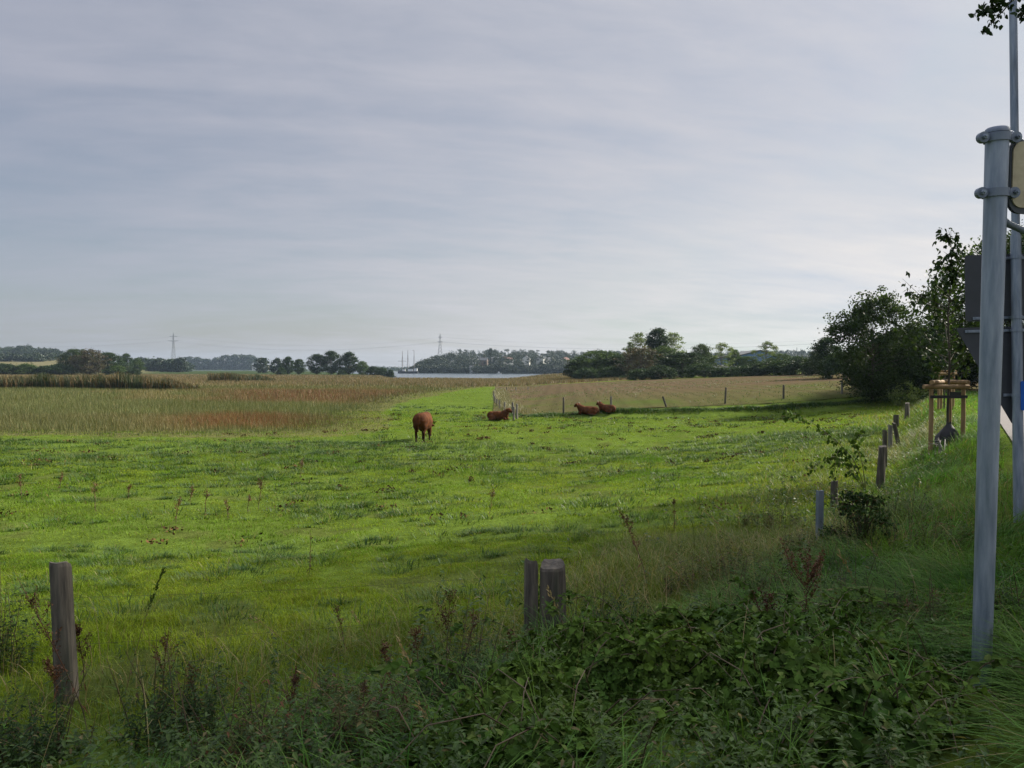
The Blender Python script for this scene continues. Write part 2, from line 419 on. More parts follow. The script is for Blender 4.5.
M['straw'] = foliage('dry_straw', (.26, .19, .09), (.34, .26, .13), None, scale=3, transl=.25, isl=.25, objv=.15)
M['bramble'] = foliage('bramble_leaf', (.032, .070, .013), (.066, .110, .018), (.085, .12, .03), .08, scale=1.6, transl=.22, spec=.05, rough=.7, isl=.55, objv=0)
M['nettle'] = foliage('nettle_leaf', (.028, .066, .013), (.062, .100, .018), (.12, .10, .035), .05, scale=1.2, transl=.28, spec=.25, isl=.4, objv=0)
M['cane'] = surf('bramble_cane', (.06, .035, .02), (.09, .07, .03), 9, rough=.6, bump=.1)
M['rust'] = foliage('dead_dock', (.070, .030, .015), (.115, .052, .023), None, scale=5, transl=.12, isl=.4, objv=.2)
M['drystem'] = surf('dry_stem', (.13, .085, .045), (.2, .14, .07), 9, rough=.7, bump=.1)
M['weed_dark'] = foliage('dark_weed', (.018, .042, .012), (.038, .066, .016), (.075, .055, .025), .10, scale=2.2, transl=.22, spec=.08, isl=.5, objv=0)  # dark weed green, lowered further to stand in for the foreground shade
M['darkstem'] = surf('brown_stem', (.055, .035, .02), (.09, .06, .03), 9, rough=.7, bump=.1)
M['reed'] = foliage('reed', (.9, .9, .9), (1.1, 1.1, 1.1), None, scale=.15, transl=.2, spec=.1, isl=.35, objv=0, tint=True)

# ------------------------------------------------------------------ the land
def reed_edge(y):
    return np.interp(y, [36, 39, 42, 60, 90, 138, 152, 172, 185, 220, 2000], [-9.5, -7.8, -7.2, -9.5, -11, -7.6, -3, 40, 62, 70, 70])
def reed_mask(x, y):
    front = 37.7 + 1.6*(fbm(x*.12, x*0+3, 4, 3)-.5)*2 + 0.03*np.minimum(0, x+8)*-0.5
    e = reed_edge(y)+1.6*(fbm(y*.11, y*0, 8, 3)-.5)*2
    return (y > front) & (x < e) & (y < 400) & (water_mask(x, y) < -8)
def field_mask(x, y):
    return (y > step_line(x)+1.6) & (y < 151+0*x) & (x > -1.5-0.02*(y-60)) & (fdist(x, y) < -1.5)
def path_mask(x, y):
    d = fdist(x, y); return d

def ground():
    ys = [-14.0]
    while ys[-1] < 3000:
        y = ys[-1]
        ys.append(y + (0.22 if y < 26 else 0.22+0.022*(y-26)))
    ys = np.array(ys); us = np.linspace(-1, 1, 281); us = np.sign(us)*np.abs(us)**1.25
    X = us[None]*(18+np.maximum(ys, 0)*1.05)[:, None]; Y = np.repeat(ys[:, None], len(us), 1)
    Z = height(X.ravel(), Y.ravel())
    V = np.stack([X.ravel(), Y.ravel(), Z], 1); w = len(us); h = len(ys)
    i = np.arange(h-1)[:, None]*w+np.arange(w-1)[None]; i = i.ravel()
    F = np.stack([i, i+1, i+w+1, i+w], 1)
    x = V[:, 0]; y = V[:, 1]
    n = fbm(x*.5, y*.5, 2, 4)
    C = np.array([.07, .105, .018])[None]*(0.75+0.5*n[:, None])
    soil = sstep(.60, .72, fbm(x*.9+7, y*.9, 31, 3))[:, None]*(y < 60)[:, None]
    C = C*(1-soil*.3)+np.array([.06, .045, .025])*soil*.3
    rm = reed_mask(x, y)[:, None]
    C = np.where(rm, np.where((y < 160)[:, None], np.array([.085, .088, .032]), np.array([.13, .095, .045])), C)
    far = sstep(230, 480, y)[:, None]
    C = C*(1-far)+far*np.array([.035, .05, .02])
    r = x/np.maximum(y, 1)
    gold = (sstep(-.46, -.50, r)*sstep(420, 520, y))[:, None]
    strip = sstep(.45, .6, vnoise(y*.006, y*0, 3))[:, None]
    C = C*(1-gold)+gold*(np.array([.115, .105, .055])*(1-strip)+np.array([.09, .13, .04])*strip)
    bed = (water_mask(x, y) > -3)[:, None]
    C = np.where(bed, np.array([.05, .045, .03]), C)
    mb = MB(); mb.add(V, F, C)
    m, nt, out = new_mat('turf')
    g = nd(nt, 'ShaderNodeNewGeometry'); a = nd(nt, 'ShaderNodeAttribute', attribute_name='tint')
    n1 = noise(nt, g.outputs['Position'], 2.2, 8, .7); n2 = noise(nt, g.outputs['Position'], 14, 5, .7)
    col = scalec(nt, a.outputs['Color'], rng(nt, n1, .3, .7, .65, 1.35)); col = scalec(nt, col, rng(nt, n2, .3, .7, .7, 1.3))
    p = nd(nt, 'ShaderNodeBsdfPrincipled'); p.inputs['Roughness'].default_value = 1.0; p.inputs['Specular IOR Level'].default_value = 0
    nt.links.new(col, p.inputs['Base Color'])
    b = nd(nt, 'ShaderNodeBump'); b.inputs['Strength'].default_value = .7; b.inputs['Distance'].default_value = .06
    nt.links.new(n2, b.inputs['Height']); nt.links.new(b.outputs[0], p.inputs['Normal']); nt.links.new(p.outputs[0], out.inputs[0])
    o = link('ground', mb.mesh('ground', m, True)); tag(o, kind='structure')
ground()

def sheet(name, xs0, ys, lift, mat, wid=40):
    """a strip of ground following the land: xs0(y) -> (left, right)"""
    V = []; t = np.linspace(0, 1, wid)
    for y in ys:
        a, b = xs0(y); x = a+(b-a)*t
        V.append(np.stack([x, np.full(wid, y), height(x, np.full(wid, y))+lift], 1))
    i = (np.arange(len(ys)-1)[:, None]*wid+np.arange(wid-1)[None]).ravel()
    mb = MB(); mb.add(np.concatenate(V), np.stack([i, i+1, i+wid+1, i+wid], 1))
    return tag(link(name, mb.mesh(name, mat, True)), kind='structure')
# ploughed stubble with drill rows
m, nt, out = new_mat('stubble_soil')
g = nd(nt, 'ShaderNodeNewGeometry'); mp = nd(nt, 'ShaderNodeMapping'); mp.inputs['Rotation'].default_value = (0, 0, R(4))
nt.links.new(g.outputs['Position'], mp.inputs[0])
wv = nd(nt, 'ShaderNodeTexWave'); wv.inputs['Scale'].default_value = .17; wv.inputs['Distortion'].default_value = 1.2; wv.inputs['Detail'].default_value = 3; wv.inputs['Detail Scale'].default_value = .6
nt.links.new(mp.outputs[0], wv.inputs['Vector'])
sp_y = nd(nt, 'ShaderNodeSeparateXYZ'); nt.links.new(g.outputs['Position'], sp_y.inputs[0]); nearer = rng(nt, sp_y.outputs['Y'], 60, 92, .5, .0)
def mathadd(nt, a, b):
    n = nd(nt, 'ShaderNodeMath', operation='ADD'); n.use_clamp = True; nt.links.new(a, n.inputs[0]); nt.links.new(b, n.inputs[1]); return n.outputs[0]
nA = noise(nt, g.outputs['Position'], .09, 4, .6); nB = noise(nt, g.outputs['Position'], 1.6, 6, .7)
brown = mixc(nt, rng(nt, nB, .3, .7), (.062, .046, .028), (.115, .085, .052))
col = mixc(nt, mathadd(nt, rng(nt, nA, .50, .66, 0, .6), nearer), brown, (.062, .080, .022))
col = mixc(nt, rng(nt, wv.outputs['Fac'], .5, .85, 0, .22), col, (.035, .030, .018))
p = nd(nt, 'ShaderNodeBsdfPrincipled'); p.inputs['Roughness'].default_value = 1.0; p.inputs['Specular IOR Level'].default_value = 0
nt.links.new(col, p.inputs['Base Color'])
b = nd(nt, 'ShaderNodeBump'); b.inputs['Strength'].default_value = .8; b.inputs['Distance'].default_value = .15
nt.links.new(nB, b.inputs['Height']); nt.links.new(b.outputs[0], p.inputs['Normal']); nt.links.new(p.outputs[0], out.inputs[0])
sheet('field', lambda y: (-1.5-.02*(y-60), min(95, max(4, (y-56)*6.0))), np.concatenate([np.linspace(57.5, 75, 60), np.linspace(76, 152, 90)]), .05, m, 90)
# road-side path
PATHC = [(2.5, -8), (4.9, 4), (9.35, 12), (14.15, 20), (20.7, 31), (28.7, 44), (33.3, 50), (41, 56), (58, 64)]
m_path = surf('path_asphalt', (.10, .09, .088), (.145, .128, .122), 40, rough=.9, bump=.15, detail=8, c3=(.085, .08, .078))
def path():
    P = np.array(PATHC, float); t = np.linspace(0, len(P)-1, 90)
    X = np.interp(t, range(len(P)), P[:, 0]); Y = np.interp(t, range(len(P)), P[:, 1])-0.2
    T = np.stack([np.gradient(X), np.gradient(Y)], 1); T = unit(T); N = np.stack([T[:, 1], -T[:, 0]], 1)
    o_ = np.linspace(-1.05, 1.25, 9)
    V = []
    for k in range(9):
        x = X+N[:, 0]*o_[k]; y = Y+N[:, 1]*o_[k]
        V.append(np.stack([x, y, height(x, y)+.035], 1))
    V = np.stack(V, 1).reshape(-1, 3)
    i = (np.arange(89)[:, None]*9+np.arange(8)[None]).ravel()
    mb = MB(); mb.add(V, np.stack([i, i+1, i+10, i+9], 1)); tag(link('path', mb.mesh('path', m_path, True)), kind='structure')
    return X, Y
PX, PY = path()
def path_dist(x, y):
    return np.min(np.hypot(np.asarray(x)[:, None]-PX[None], np.asarray(y)[:, None]-PY[None]), 1)

# water of the inlet
m, nt, out = new_mat('inlet_water')
p = nd(nt, 'ShaderNodeBsdfPrincipled'); p.inputs['Base Color'].default_value = (.02, .035, .045, 1); p.inputs['Roughness'].default_value = .22
g = nd(nt, 'ShaderNodeNewGeometry'); nW = noise(nt, g.outputs['Position'], .5, 4, .6)
b = nd(nt, 'ShaderNodeBump'); b.inputs['Strength'].default_value = .25; b.inputs['Distance'].default_value = .3
nt.links.new(nW, b.inputs['Height']); nt.links.new(b.outputs[0], p.inputs['Normal']); nt.links.new(p.outputs[0], out.inputs[0])
mb = MB(); mb.add([(-1500, 300, -.6), (900, 300, -.6), (900, 2600, -.6), (-1500, 2600, -.6)], [(0, 1, 2, 3)])
tag(link('water', mb.mesh('water', m)), kind='structure')

# ------------------------------------------------------------------ grass
def scatter(n, y0, y1, rs, k=.74, pad=2.0, power=1.0):
    y = y0+(y1-y0)*np.sqrt(rs.rand(int(n))) if power == 1.0 else rs.uniform(y0, y1, int(n))
    x = rs.uniform(-1, 1, int(n))*(k*y+pad)
    return x, y
def pasture():
    rs = np.random.RandomState(5)
    mb = MB()
    for (n, y0, y1, w, h, sg) in ((330000, 4.6, 13, .0065, .075, 2), (230000, 12, 30, .013, .085, 2), (190000, 28, 62, .032, .095, 1), (60000, 60, 160, .09, .12, 1)):
        x, y = scatter(n, y0, y1, rs)
        d = fdist(x, y)
        keep = (d < (0.6+1.5*sstep(1.0, -.2, x)*(y < 9))-rs.rand(len(x))*1.6) & ~reed_mask(x+7, y-3.5) & ~field_mask(x, y)
        lush = fbm(x*.55, y*.55, 40, 3); fine = fbm(x*2.1, y*2.1, 43, 2); bare = fbm(x*.9+7, y*.9, 31, 3)
        keep &= rs.rand(len(x)) < np.clip(1.25-2.6*np.clip(bare-.56, 0, 1)/.2*.5, .12, 1)
        x = x[keep]; y = y[keep]; lush = lush[keep]; fine = fine[keep]; d = d[keep]
        P = np.stack([x, y, height(x, y)-.01], 1)
        hh = h*(0.35+1.5*np.clip(lush-.25, 0, 1)+.9*np.clip(fine-.4, 0, 1))*rs.uniform(.6, 1.35, len(x))
        hh *= 1+1.2*sstep(-4.5, -.5, d)
        yel = fbm(x*.17, y*.17, 77, 3)
        tint = np.array([1, 1, 1])*(1.12-.5*np.clip(fine-.45, 0, 1)[:, None])
        g = np.clip((lush-.5)*3.2, -.55, 1.0)[:, None]
        tint = tint*(1-.36*np.clip(g, 0, 1)*np.array([1.0, .42, .3]))
        tint = tint*(1+(yel-.5)[:, None]*np.array([.34, .24, .2]))
        blades(mb, P, hh, w*rs.uniform(.7, 1.3, len(x)), rs.uniform(0, 2*math.pi, len(x)), rs.uniform(.25, 1.1, len(x)), sg, tint, rs=rs)
    tag(link('pasture_grass', mb.mesh('pasture_grass', M['pasture'])), 'short yellow-green grazed grass covering the pasture', 'grass', kind='stuff')
    # tussocks of longer darker grass, green deepened slightly for their cast shadows
    mb = MB()
    for (n, y0, y1, w, per) in ((260, 6, 14, .008, 110), (2300, 13, 36, .017, 48), (2400, 34, 75, .04, 24)):
        x, y = scatter(n, y0, y1, rs)
        d = fdist(x, y); clump = fbm(x*.12, y*.12, 90, 2)
        k = (d < -1.0) & ~reed_mask(x, y) & ~field_mask(x, y) & (clump+.35*rs.rand(len(x)) > .55)
        x = x[k]; y = y[k]; R0 = (.06+.30*rs.rand(len(x))**2.2)*(1+.4*(y > 25)); 
        xx = np.repeat(x, per)+rs.normal(size=len(x)*per)*np.repeat(R0, per)*1.3; yy = np.repeat(y, per)+rs.normal(size=len(x)*per)*np.repeat(R0, per)*.6
        P = np.stack([xx, yy, height(xx, yy)-.01], 1)
        yaw = np.arctan2(yy-np.repeat(y, per), xx-np.repeat(x, per))+rs.normal(size=len(xx))*.5
        blades(mb, P, np.repeat(.09+R0*.55, per)*rs.uniform(.55, 1.2, len(xx)), w*rs.uniform(.7, 1.3, len(xx)), yaw, rs.uniform(.5, 1.5, len(xx)), 2, rs=rs)
    tag(link('grass_tussocks', mb.mesh('grass_tussocks', M['tussock'])), 'dark green tussocks of longer grass left by the cattle in the pasture', 'grass', kind='stuff')
    mb = MB(); n = 430; x, y = scatter(n, 7, 60, rs); d = fdist(x, y); k = (d < -.6) & ~reed_mask(x+2, y-2) & ~field_mask(x, y) & (fbm(x*.1, y*.1, 97, 2)+.2*rs.rand(n) > .52); x = x[k]; y = y[k]
    xx = np.repeat(x, 26)+rs.normal(size=len(x)*26)*np.repeat(rs.uniform(.06, .28, len(x)), 26); yy = np.repeat(y, 26)+rs.normal(size=len(x)*26)*np.repeat(rs.uniform(.06, .25, len(x)), 26)
    quads(mb, np.stack([xx, yy, height(xx, yy)+rs.uniform(.02, .12, len(xx))], 1), rs.uniform(.03, .08, len(xx))*(1+yy/60), rs)
    M['litter'] = foliage('withered_leaf', (.055, .032, .016), (.105, .060, .028), (.03, .022, .014), .3, scale=2, transl=.05, isl=.4, objv=0, spec=.02, rough=.95)
    tag(link('withered_leaves', mb.mesh('withered_leaves', M['litter'])), 'brown withered dock leaves and dung specks strewn over the pasture', 'dead leaves', kind='stuff')
pasture()

PPX = (980-512)/FPX; PLX = (72-512)/FPX   # line of sight to the lower left post is kept thin of grass
def verge():
    rs = np.random.RandomState(15)
    mb = MB(); ms = MB(); mr = MB()
    # long drooping grass close to the camera and along the bank
    for (n, y0, y1, w, h, sg) in ((36000, 2.2, 8.5, .0095, .52, 4), (70000, 8, 26, .011, .36, 3), (34000, 24, 60, .03, .30, 2)):
        x, y = scatter(n*2.4, y0, y1, rs, .8, 2.5)
        d = fdist(x, y); pd = np.concatenate([path_dist(x[i:i+20000], y[i:i+20000]) for i in range(0, len(x), 20000)])
        lush = fbm(x*.9, y*.9, 60, 3)
        dens = sstep(-.5, 1.4, d); lf = 0*x
        # the left foreground holds weeds more than grass
        lf = sstep(2.0, .6, x-.1*y)*(y0 < 5)
        if y0 < 5: dens = dens*(1-.45*lf)*(1-lf*sstep(1.9, .7, d)*.9)*(1-lf*sstep(.62, .45, lush)*.6)
        k = (rs.rand(len(x)) < dens*(.45+.9*lush)) & (pd > 1.35) & (d < 9+y*.1) & ~((np.abs(x-PPX*y) < .3) & (y > 2.0) & (y < 4.4)) & ~((np.abs(x-PLX*y) < .28) & (y > 5.1) & (y < 7) & (rs.rand(len(x)) < .85))
        x = x[k]; y = y[k]; lush = lush[k]; n_ = len(x)
        P = np.stack([x, y, height(x, y)-.02], 1)
        flow = fbm(x*.8, y*.8, 66, 2)*2*math.pi*1.5
        blades(mb, P, h*(1-.45*lf[k])*(.45+1.0*lush)*rs.uniform(.6, 1.25, n_), w*rs.uniform(.65, 1.35, n_), flow+rs.normal(size=n_)*.8, rs.uniform(.5, 1.5, n_), sg, rs=rs)
    n_ = 15000; x = rs.uniform(1.75, 4.4, n_); y = rs.uniform(2.3, 6.5, n_); k = ~((np.abs(x-PPX*y) < .3) & (y > 2.2) & (y < 4.4)) & (rs.rand(n_) < sstep(1.7, 2.3, x-.06*y)*np.clip(2.2*fbm(x*1.6, y*1.6, 64, 2)-.45, .1, 1)); x = x[k]; y = y[k]; n_ = len(x)
    blades(mb, np.stack([x, y, height(x, y)-.02], 1), rs.uniform(.25, .5, n_), rs.uniform(.006, .012, n_), 3.5+rs.normal(size=n_)*.75, rs.uniform(.9, 1.7, n_), 5, rs=rs)
    tag(link('verge_grass', mb.mesh('verge_grass', M['verge'])), 'long lush drooping grass covering the roadside bank', 'grass', kind='stuff')
    # rough mixed growth along the foot of the bank
    for (n, y0, y1, w, h, sg) in ((36000, 4.5, 12, .007, .34, 3), (60000, 11, 28, .012, .33, 3), (16000, 26, 56, .03, .34, 2)):
        x, y = scatter(n*2.2, y0, y1, rs, .72, 2)
        d = fdist(x, y); patch = fbm(x*.5, y*.5, 71, 3)
        wide = np.interp(x/np.maximum(y, 1), [-1, -.35, 0, .12, .3, .6, 1], [.9, .9, 1.2, 2.0, 4.2, 3.0, 2.0])
        dens = sstep(-1, -.15, d/wide)*sstep(2.0, .4, d)
        k = rs.rand(len(x)) < dens*np.clip(1.9*patch-.25, .05, 1)*1.0
        x = x[k]; y = y[k]; n_ = len(x); P = np.stack([x, y, height(x, y)-.02], 1)
        blades(mr, P, h*(.4+1.1*patch[k])*rs.uniform(.5, 1.25, n_), w*rs.uniform(.65, 1.3, n_), rs.uniform(0, 6.28, n_), rs.uniform(.3, 1.2, n_), sg, rs=rs)
    x, y = scatter(1500, 3, 11, rs, .72, 1); d = fdist(x, y); k = (d > -1.2) & (d < 3.4); x = x[k]; y = y[k]; n_ = len(x)
    k = rs.rand(n_) < .8; x = x[k]; y = y[k]; n_ = len(x); ds = MB(); blades(ds, np.stack([x, y, height(x, y)], 1), rs.uniform(.25, .75, n_), rs.uniform(.003, .0055, n_), rs.uniform(0, 6.3, n_), rs.uniform(.1, 1.0, n_), 4, rs=rs)
    tag(link('dry_stems', ds.mesh('dry_stems', M['straw'])), 'thin straw-coloured dead stems scattered through the foreground weeds', 'dry stems', kind='stuff')
    tag(link('rough_grass', mr.mesh('rough_grass', M['rough'])), 'rough olive grass with straw-coloured blades along the fence line', 'grass', kind='stuff')
verge()

# field stubble and strip of growth at the ditch
def field_growth():
    rs = np.random.RandomState(25); mb = MB()
    x = rs.uniform(-3, 80, 24000); y = 57+95*rs.rand(24000)
    k = field_mask(x, y) & (fbm(x*.1, y*.1, 12, 3)+rs.rand(24000)*.25 > .64); x = x[k]; y = y[k]
    P = np.stack([x, y, height(x, y)+.04], 1)
    blades(mb, P, rs.uniform(.06, .18, len(x)), .07, rs.uniform(0, 6.3, len(x)), .5, 1, rs=rs)
    x = rs.uniform(1, 34, 15000); y = step_line(x)+rs.normal(size=15000)*.24+.6; x = np.append(x, rs.uniform(-.6, 5, 2500)); y = np.append(y, 56.5+rs.normal(size=2500)*.5)
    P = np.stack([x, y, height(x, y)], 1)
    blades(mb, P, rs.uniform(.08, .30, len(x))*(.4+1.1*vnoise(x*.8, y*0, 3)), .04, rs.uniform(0, 6.3, len(x)), rs.uniform(.2, .9, len(x)), 2, rs=rs)
    tag(link('field_growth', mb.mesh('field_growth', M['tussock'])), 'green regrowth between the drill rows and along the ditch edge', 'grass', kind='stuff')
    mb = MB()
    y = rs.uniform(58, 118, 9000); x = -.2-.030*(y-58)+rs.normal(size=9000)*.38+.5*sstep(75, 58, y)
    P = np.stack([x, y, height(x, y)], 1)
    blades(mb, P, rs.uniform(.3, .75, 9000), .04, rs.uniform(0, 6.3, 9000), rs.uniform(.1, .5, 9000), 2, rs=rs)
    tag(link('dry_grass_strip', mb.mesh('dry_grass_strip', M['bleached'])), 'strip of tall bleached grass along the fence that runs away from the lying cow', 'grass', kind='stuff')
field_growth()

# ------------------------------------------------------------------ reed marsh
def reeds():
    rs = np.random.RandomState(35); mb = MB()
    def colour(x, y, n):
        px = 512+FPX*x/y
        t = fbm(x*.08, y*.05, 14, 3)
        tan = np.array([.155, .132, .060]); olive = np.array([.112, .124, .048]); rust = np.array([.150, .072, .032]); green = np.array([.055, .075, .028]); pink = np.array([.145, .110, .064])
        C = np.where((t > .55)[:, None], tan, olive)*1.0
        k = sstep(41, 45, y)*sstep(57, 51, y)*sstep(140, 225, px+40*(t-.5))*sstep(420, 350, px)
        C = C*(1-k[:, None])+rust*k[:, None]
        k = sstep(70, 78, y)*sstep(128, 108, y)*sstep(170, 270, px+60*(t-.5))
        C = C*(1-k[:, None])+(rust*.9+.02)*k[:, None]
        k = sstep(115, 155, y); C = C*(1-k[:, None])+(pink*(.8+.5*t)[:, None])*k[:, None]
        k = sstep(56, 46, y)*sstep(190, 90, px+60*(t-.5)); C = C*(1-k[:, None]*.8)+(olive*.85)*k[:, None]*.8
        k = sstep(41.5, 39.5, y)*.9+.0*y; k = np.maximum(k, sstep(9, 1.5, reed_edge(y)-x)*sstep(150, 110, y)*.8)
        C = C*(1-k[:, None])+green*k[:, None]
        mixn = rs.rand(n); C = np.where((mixn < .16)[:, None], green*1.2, C); C = np.where((mixn > .9)[:, None], tan*1.2, C)
        return C
    for (n, y0, y1, w, h, sg) in ((95000, 38, 54, .018, .60, 2), (90000, 53, 80, .030, .62, 1), (90000, 78, 130, .06, .7, 1), (80000, 125, 240, .15, .85, 1), (60000, 235, 420, .3, .7, 1)):
        x, y = scatter(n*1.6, y0, y1, rs, .74, 4, 0)
        k = reed_mask(x, y) & (rs.rand(len(x)) < .25+.75*sstep(38.5, 42.5, y)*sstep(0, 5, reed_edge(y)-x+rs.normal(size=len(x)))); x = x[k]; y = y[k]; n_ = len(x)
        hh = h*np.where(y > 47, rs.uniform(.88, 1.05, n_), rs.uniform(.7, 1.1, n_))*(.75+.5*fbm(x*.12, y*.12, 19, 3))
        hh *= .35+.65*sstep(39, 46, y+rs.normal(size=n_)*1.2)
        hh *= .22+.78*sstep(.3, 9, reed_edge(y)-x+rs.normal(size=n_)*1.2)
        P = np.stack([x, y, height(x, y)-.05], 1)
        blades(mb, P, hh, w*rs.uniform(.6, 1.3, n_), rs.uniform(0, 6.3, n_), rs.uniform(.05, .45, n_), sg, colour(x, y, n_), rs=rs)
    # two taller stands of common reed
    for (n, px0, px1, y0, y1, h) in ((12000, -30, 214, 113, 123, 2.9), (5200, 208, 300, 182, 198, 2.6)):
        px = rs.uniform(px0, px1, n); y = rs.uniform(y0, y1, n)+2*np.sin(px*.03); x = (px-512)/FPX*y
        hh = h*(.72+.35*vnoise(px*.12, y*0, 6))*rs.uniform(.7, 1.05, n)*sstep(px1+2, px1-60, px+14*(vnoise(px*.3, px*0, 4)-.5))
        C = np.where((rs.rand(n)+.6*(vnoise(px*.18, px*0, 8)-.5) < .66)[:, None], np.array([.038, .05, .024]), np.array([.12, .085, .042]))
        blades(mb, np.stack([x, y, height(x, y)], 1), hh, .16*rs.uniform(.5, 1.2, n), rs.uniform(0, 6.3, n), rs.uniform(.05, .4, n), 2, C, rs=rs)
    tag(link('reeds', mb.mesh('reeds', M['reed'])), 'marsh of reeds and sedge in tan, olive and rust bands behind the pasture', 'reeds', kind='stuff')
reeds()

# ------------------------------------------------------------------ trees
def prof(shape, t):
    if shape == 'round': return np.sqrt(np.clip(1-(2*t-1)**2, 0, 1))*(1.05-.1*t)
    if shape == 'oval': return np.sqrt(np.clip(1-(2*t-1)**2, 0, 1))**.8*(.9+.25*t)
    if shape == 'column': return np.clip(np.minimum(t*6, (1-t)*2.2), 0, 1)**.6
    if shape == 'bush': return np.clip(1-t**2.2, 0, 1)**.6
    if shape == 'spread': return np.clip(np.sin(np.clip(t, 0, 1)**.75*math.pi), 0, 1)**.6
    return 1-t
def crown_points(rs, Hh, Rr, base, shape, ncl, per, cr, lob=.5, inner=.35):
    t = rs.rand(ncl)**.85; ph = rs.uniform(0, 2*math.pi, ncl)
    s = rs.randint(0, 9999)
    lobes = 1-lob+2*lob*fbm(np.cos(ph)*1.6+t*2.3+s, np.sin(ph)*1.6+t*1.7, s, 3)
    rho = prof(shape, t)*Rr*lobes*(inner+(1-inner)*np.sqrt(rs.rand(ncl)))
    C = np.stack([rho*np.cos(ph), rho*np.sin(ph), base+(Hh-base)*t*(.9+.12*lobes)], 1)
    n = ncl*per
    g = rs.normal(size=(n, 3))*np.array([1, 1, .62])*cr*np.repeat(rs.uniform(.6, 1.3, ncl), per)[:, None]
    return C, np.repeat(C, per, 0)+g
def wood(mb, rs, C, Hh, base, tr, nl=12, lean=0.0, rk=6):
    tp = [(0, 0, -.15), (lean*.1+rs.normal()*.04*Hh*.3, rs.normal()*.01*Hh, Hh*.33), (lean*.5, rs.normal()*.015*Hh, Hh*.62), (lean, 0, Hh*.88)]
    mb.tube(tp, [tr*1.25, tr*.9, tr*.55, tr*.15], rk)
    tp = np.array(tp)
    for k in rs.choice(len(C), min(nl, len(C)), replace=False):
        c = C[k]; z0 = max(base*.55, min(c[2]*.7, Hh*.7))*rs.uniform(.75, 1.0)
        p0 = np.array([np.interp(z0, tp[:, 2], tp[:, j]) for j in range(3)])
        mid = (p0+c)/2+np.array([0, 0, -.04*Hh*rs.rand()])+rs.normal(size=3)*.02*Hh
        mb.tube([p0, mid, c], [tr*.42, tr*.26, tr*.07], 5, False)
PROTO = {}
def tree_meshes(key, seed, Hh, Rr, base, shape, ncl, per, leaf, cr, mat, tr=.2, lob=.5, inner=.35, nl=12, bark='bark', rs=None):
    rs = np.random.RandomState(seed)
    C, P = crown_points(rs, Hh, Rr, base, shape, ncl, per, cr, lob, inner)
    P[:, 2] = np.maximum(P[:, 2], .05+.15*rs.rand(len(P)))
    mb = MB(); quads(mb, P, leaf*rs.uniform(.6, 1.35, len(P)), rs)
    t = MB(); wood(t, rs, C, Hh, base, tr, nl)
    PROTO[key] = (mb.mesh('crown', M[mat]), t.mesh('trunk', M[bark], True), float(np.percentile(P[:, 2], 99.3)), float(np.percentile(np.abs(P[:, 0]), 97)))
tree_meshes('round', 1, 10, 4.6, 1.3, 'round', 120, 90, .42, .62, 'crown_dark', .22)
tree_meshes('round_b', 2, 10, 5.0, 1.0, 'round', 130, 90, .40, .60, 'crown', .22, .6)
tree_meshes('autumn', 3, 10, 5.2, .6, 'round', 120, 80, .42, .62, 'crown_autumn', .22, .6)
tree_meshes('oval', 4, 12, 2.7, 3.0, 'oval', 110, 100, .36, .5, 'crown_dark', .22, .3)
tree_meshes('airy', 5, 10, 3.4, .8, 'round', 90, 60, .30, .40, 'crown_light', .14, .95, .3, 22)
tree_meshes('sparse', 6, 12, 2.2, 3.5, 'column', 60, 50, .30, .40, 'crown_light', .12, .7, .3, 24, 'palebark')
tree_meshes('bush', 7, 4, 3.6, .1, 'bush', 90, 80, .36, .45, 'crown_dark', .1, .5)
tree_meshes('bush_b', 8, 4, 3.8, .1, 'bush', 90, 80, .36, .45, 'crown', .1, .7)
tree_meshes('far', 9, 14, 6.5, .6, 'round', 70, 44, 1.15, 1.0, 'crown_far', .3, .5)
tree_meshes('far_b', 10, 14, 5.8, .6, 'spread', 70, 44, 1.1, .95, 'crown_far', .3, .7)
tree_meshes('far_poplar', 12, 20, 3.0, 1, 'column', 60, 44, .9, .8, 'crown_far', .3, .3)
def tree(name, key, px, D, topy, wpx, label, cat='tree', group=None, rz=None, dz=0):
    c, t, Hh, Rr = PROTO[key]
    p = atD(px, D); p.z += dz
    hh = max(1.0, topz(topy, D, px)-p.z)
    sx = wpx*D/FPX/(2*Rr)
    o = thing(name, label, cat, p, random.uniform(0, 6.28) if rz is None else rz, group, (sx, sx, hh/Hh))
    link('trunk', t, o); link('crown', c, o)
    return o
# --- clump of trees beyond the stubble field
tree('broadleaf_tree', 'round_b', 597, 196, 351, 44, 'rounded bright green tree at the water end of the middle clump')
tree('broadleaf_tree', 'round', 577, 200, 360, 26, 'small dark tree hiding the right end of the water')
tree('broadleaf_tree', 'round', 617, 192, 355, 30, 'low dark green tree right of the rounded bright green one')
tree('broadleaf_tree', 'autumn', 641, 182, 348, 44, 'brownish green tree below the sparse pale birch')
tree('birch_tree', 'sparse', 640, 205, 333, 24, 'sparse birch left of the tall dark oval tree')
tree('poplar_tree', 'oval', 657, 200, 329, 19, 'tall dark oval tree that tops the middle clump', 'tree')
tree('birch_tree', 'sparse', 671, 203, 333, 26, 'pale thin birch right against the tall dark oval tree')
tree('birch_tree', 'airy', 630, 206, 343, 16, 'short wispy birch left of the sparse birch')
tree('broadleaf_tree', 'round_b', 664, 186, 347, 34, 'mid green tree at the foot of the tall oval tree')
tree('broadleaf_tree', 'round', 682, 165, 353, 48, 'big round dark tree bulging out in front of the middle clump')
tree('broadleaf_tree', 'round_b', 701, 186, 345, 24, 'dark tree with a spiky top right of the big round one')
tree('broadleaf_tree', 'airy', 721, 188, 343.5, 27, 'airy pale tree in front of the blue hall')
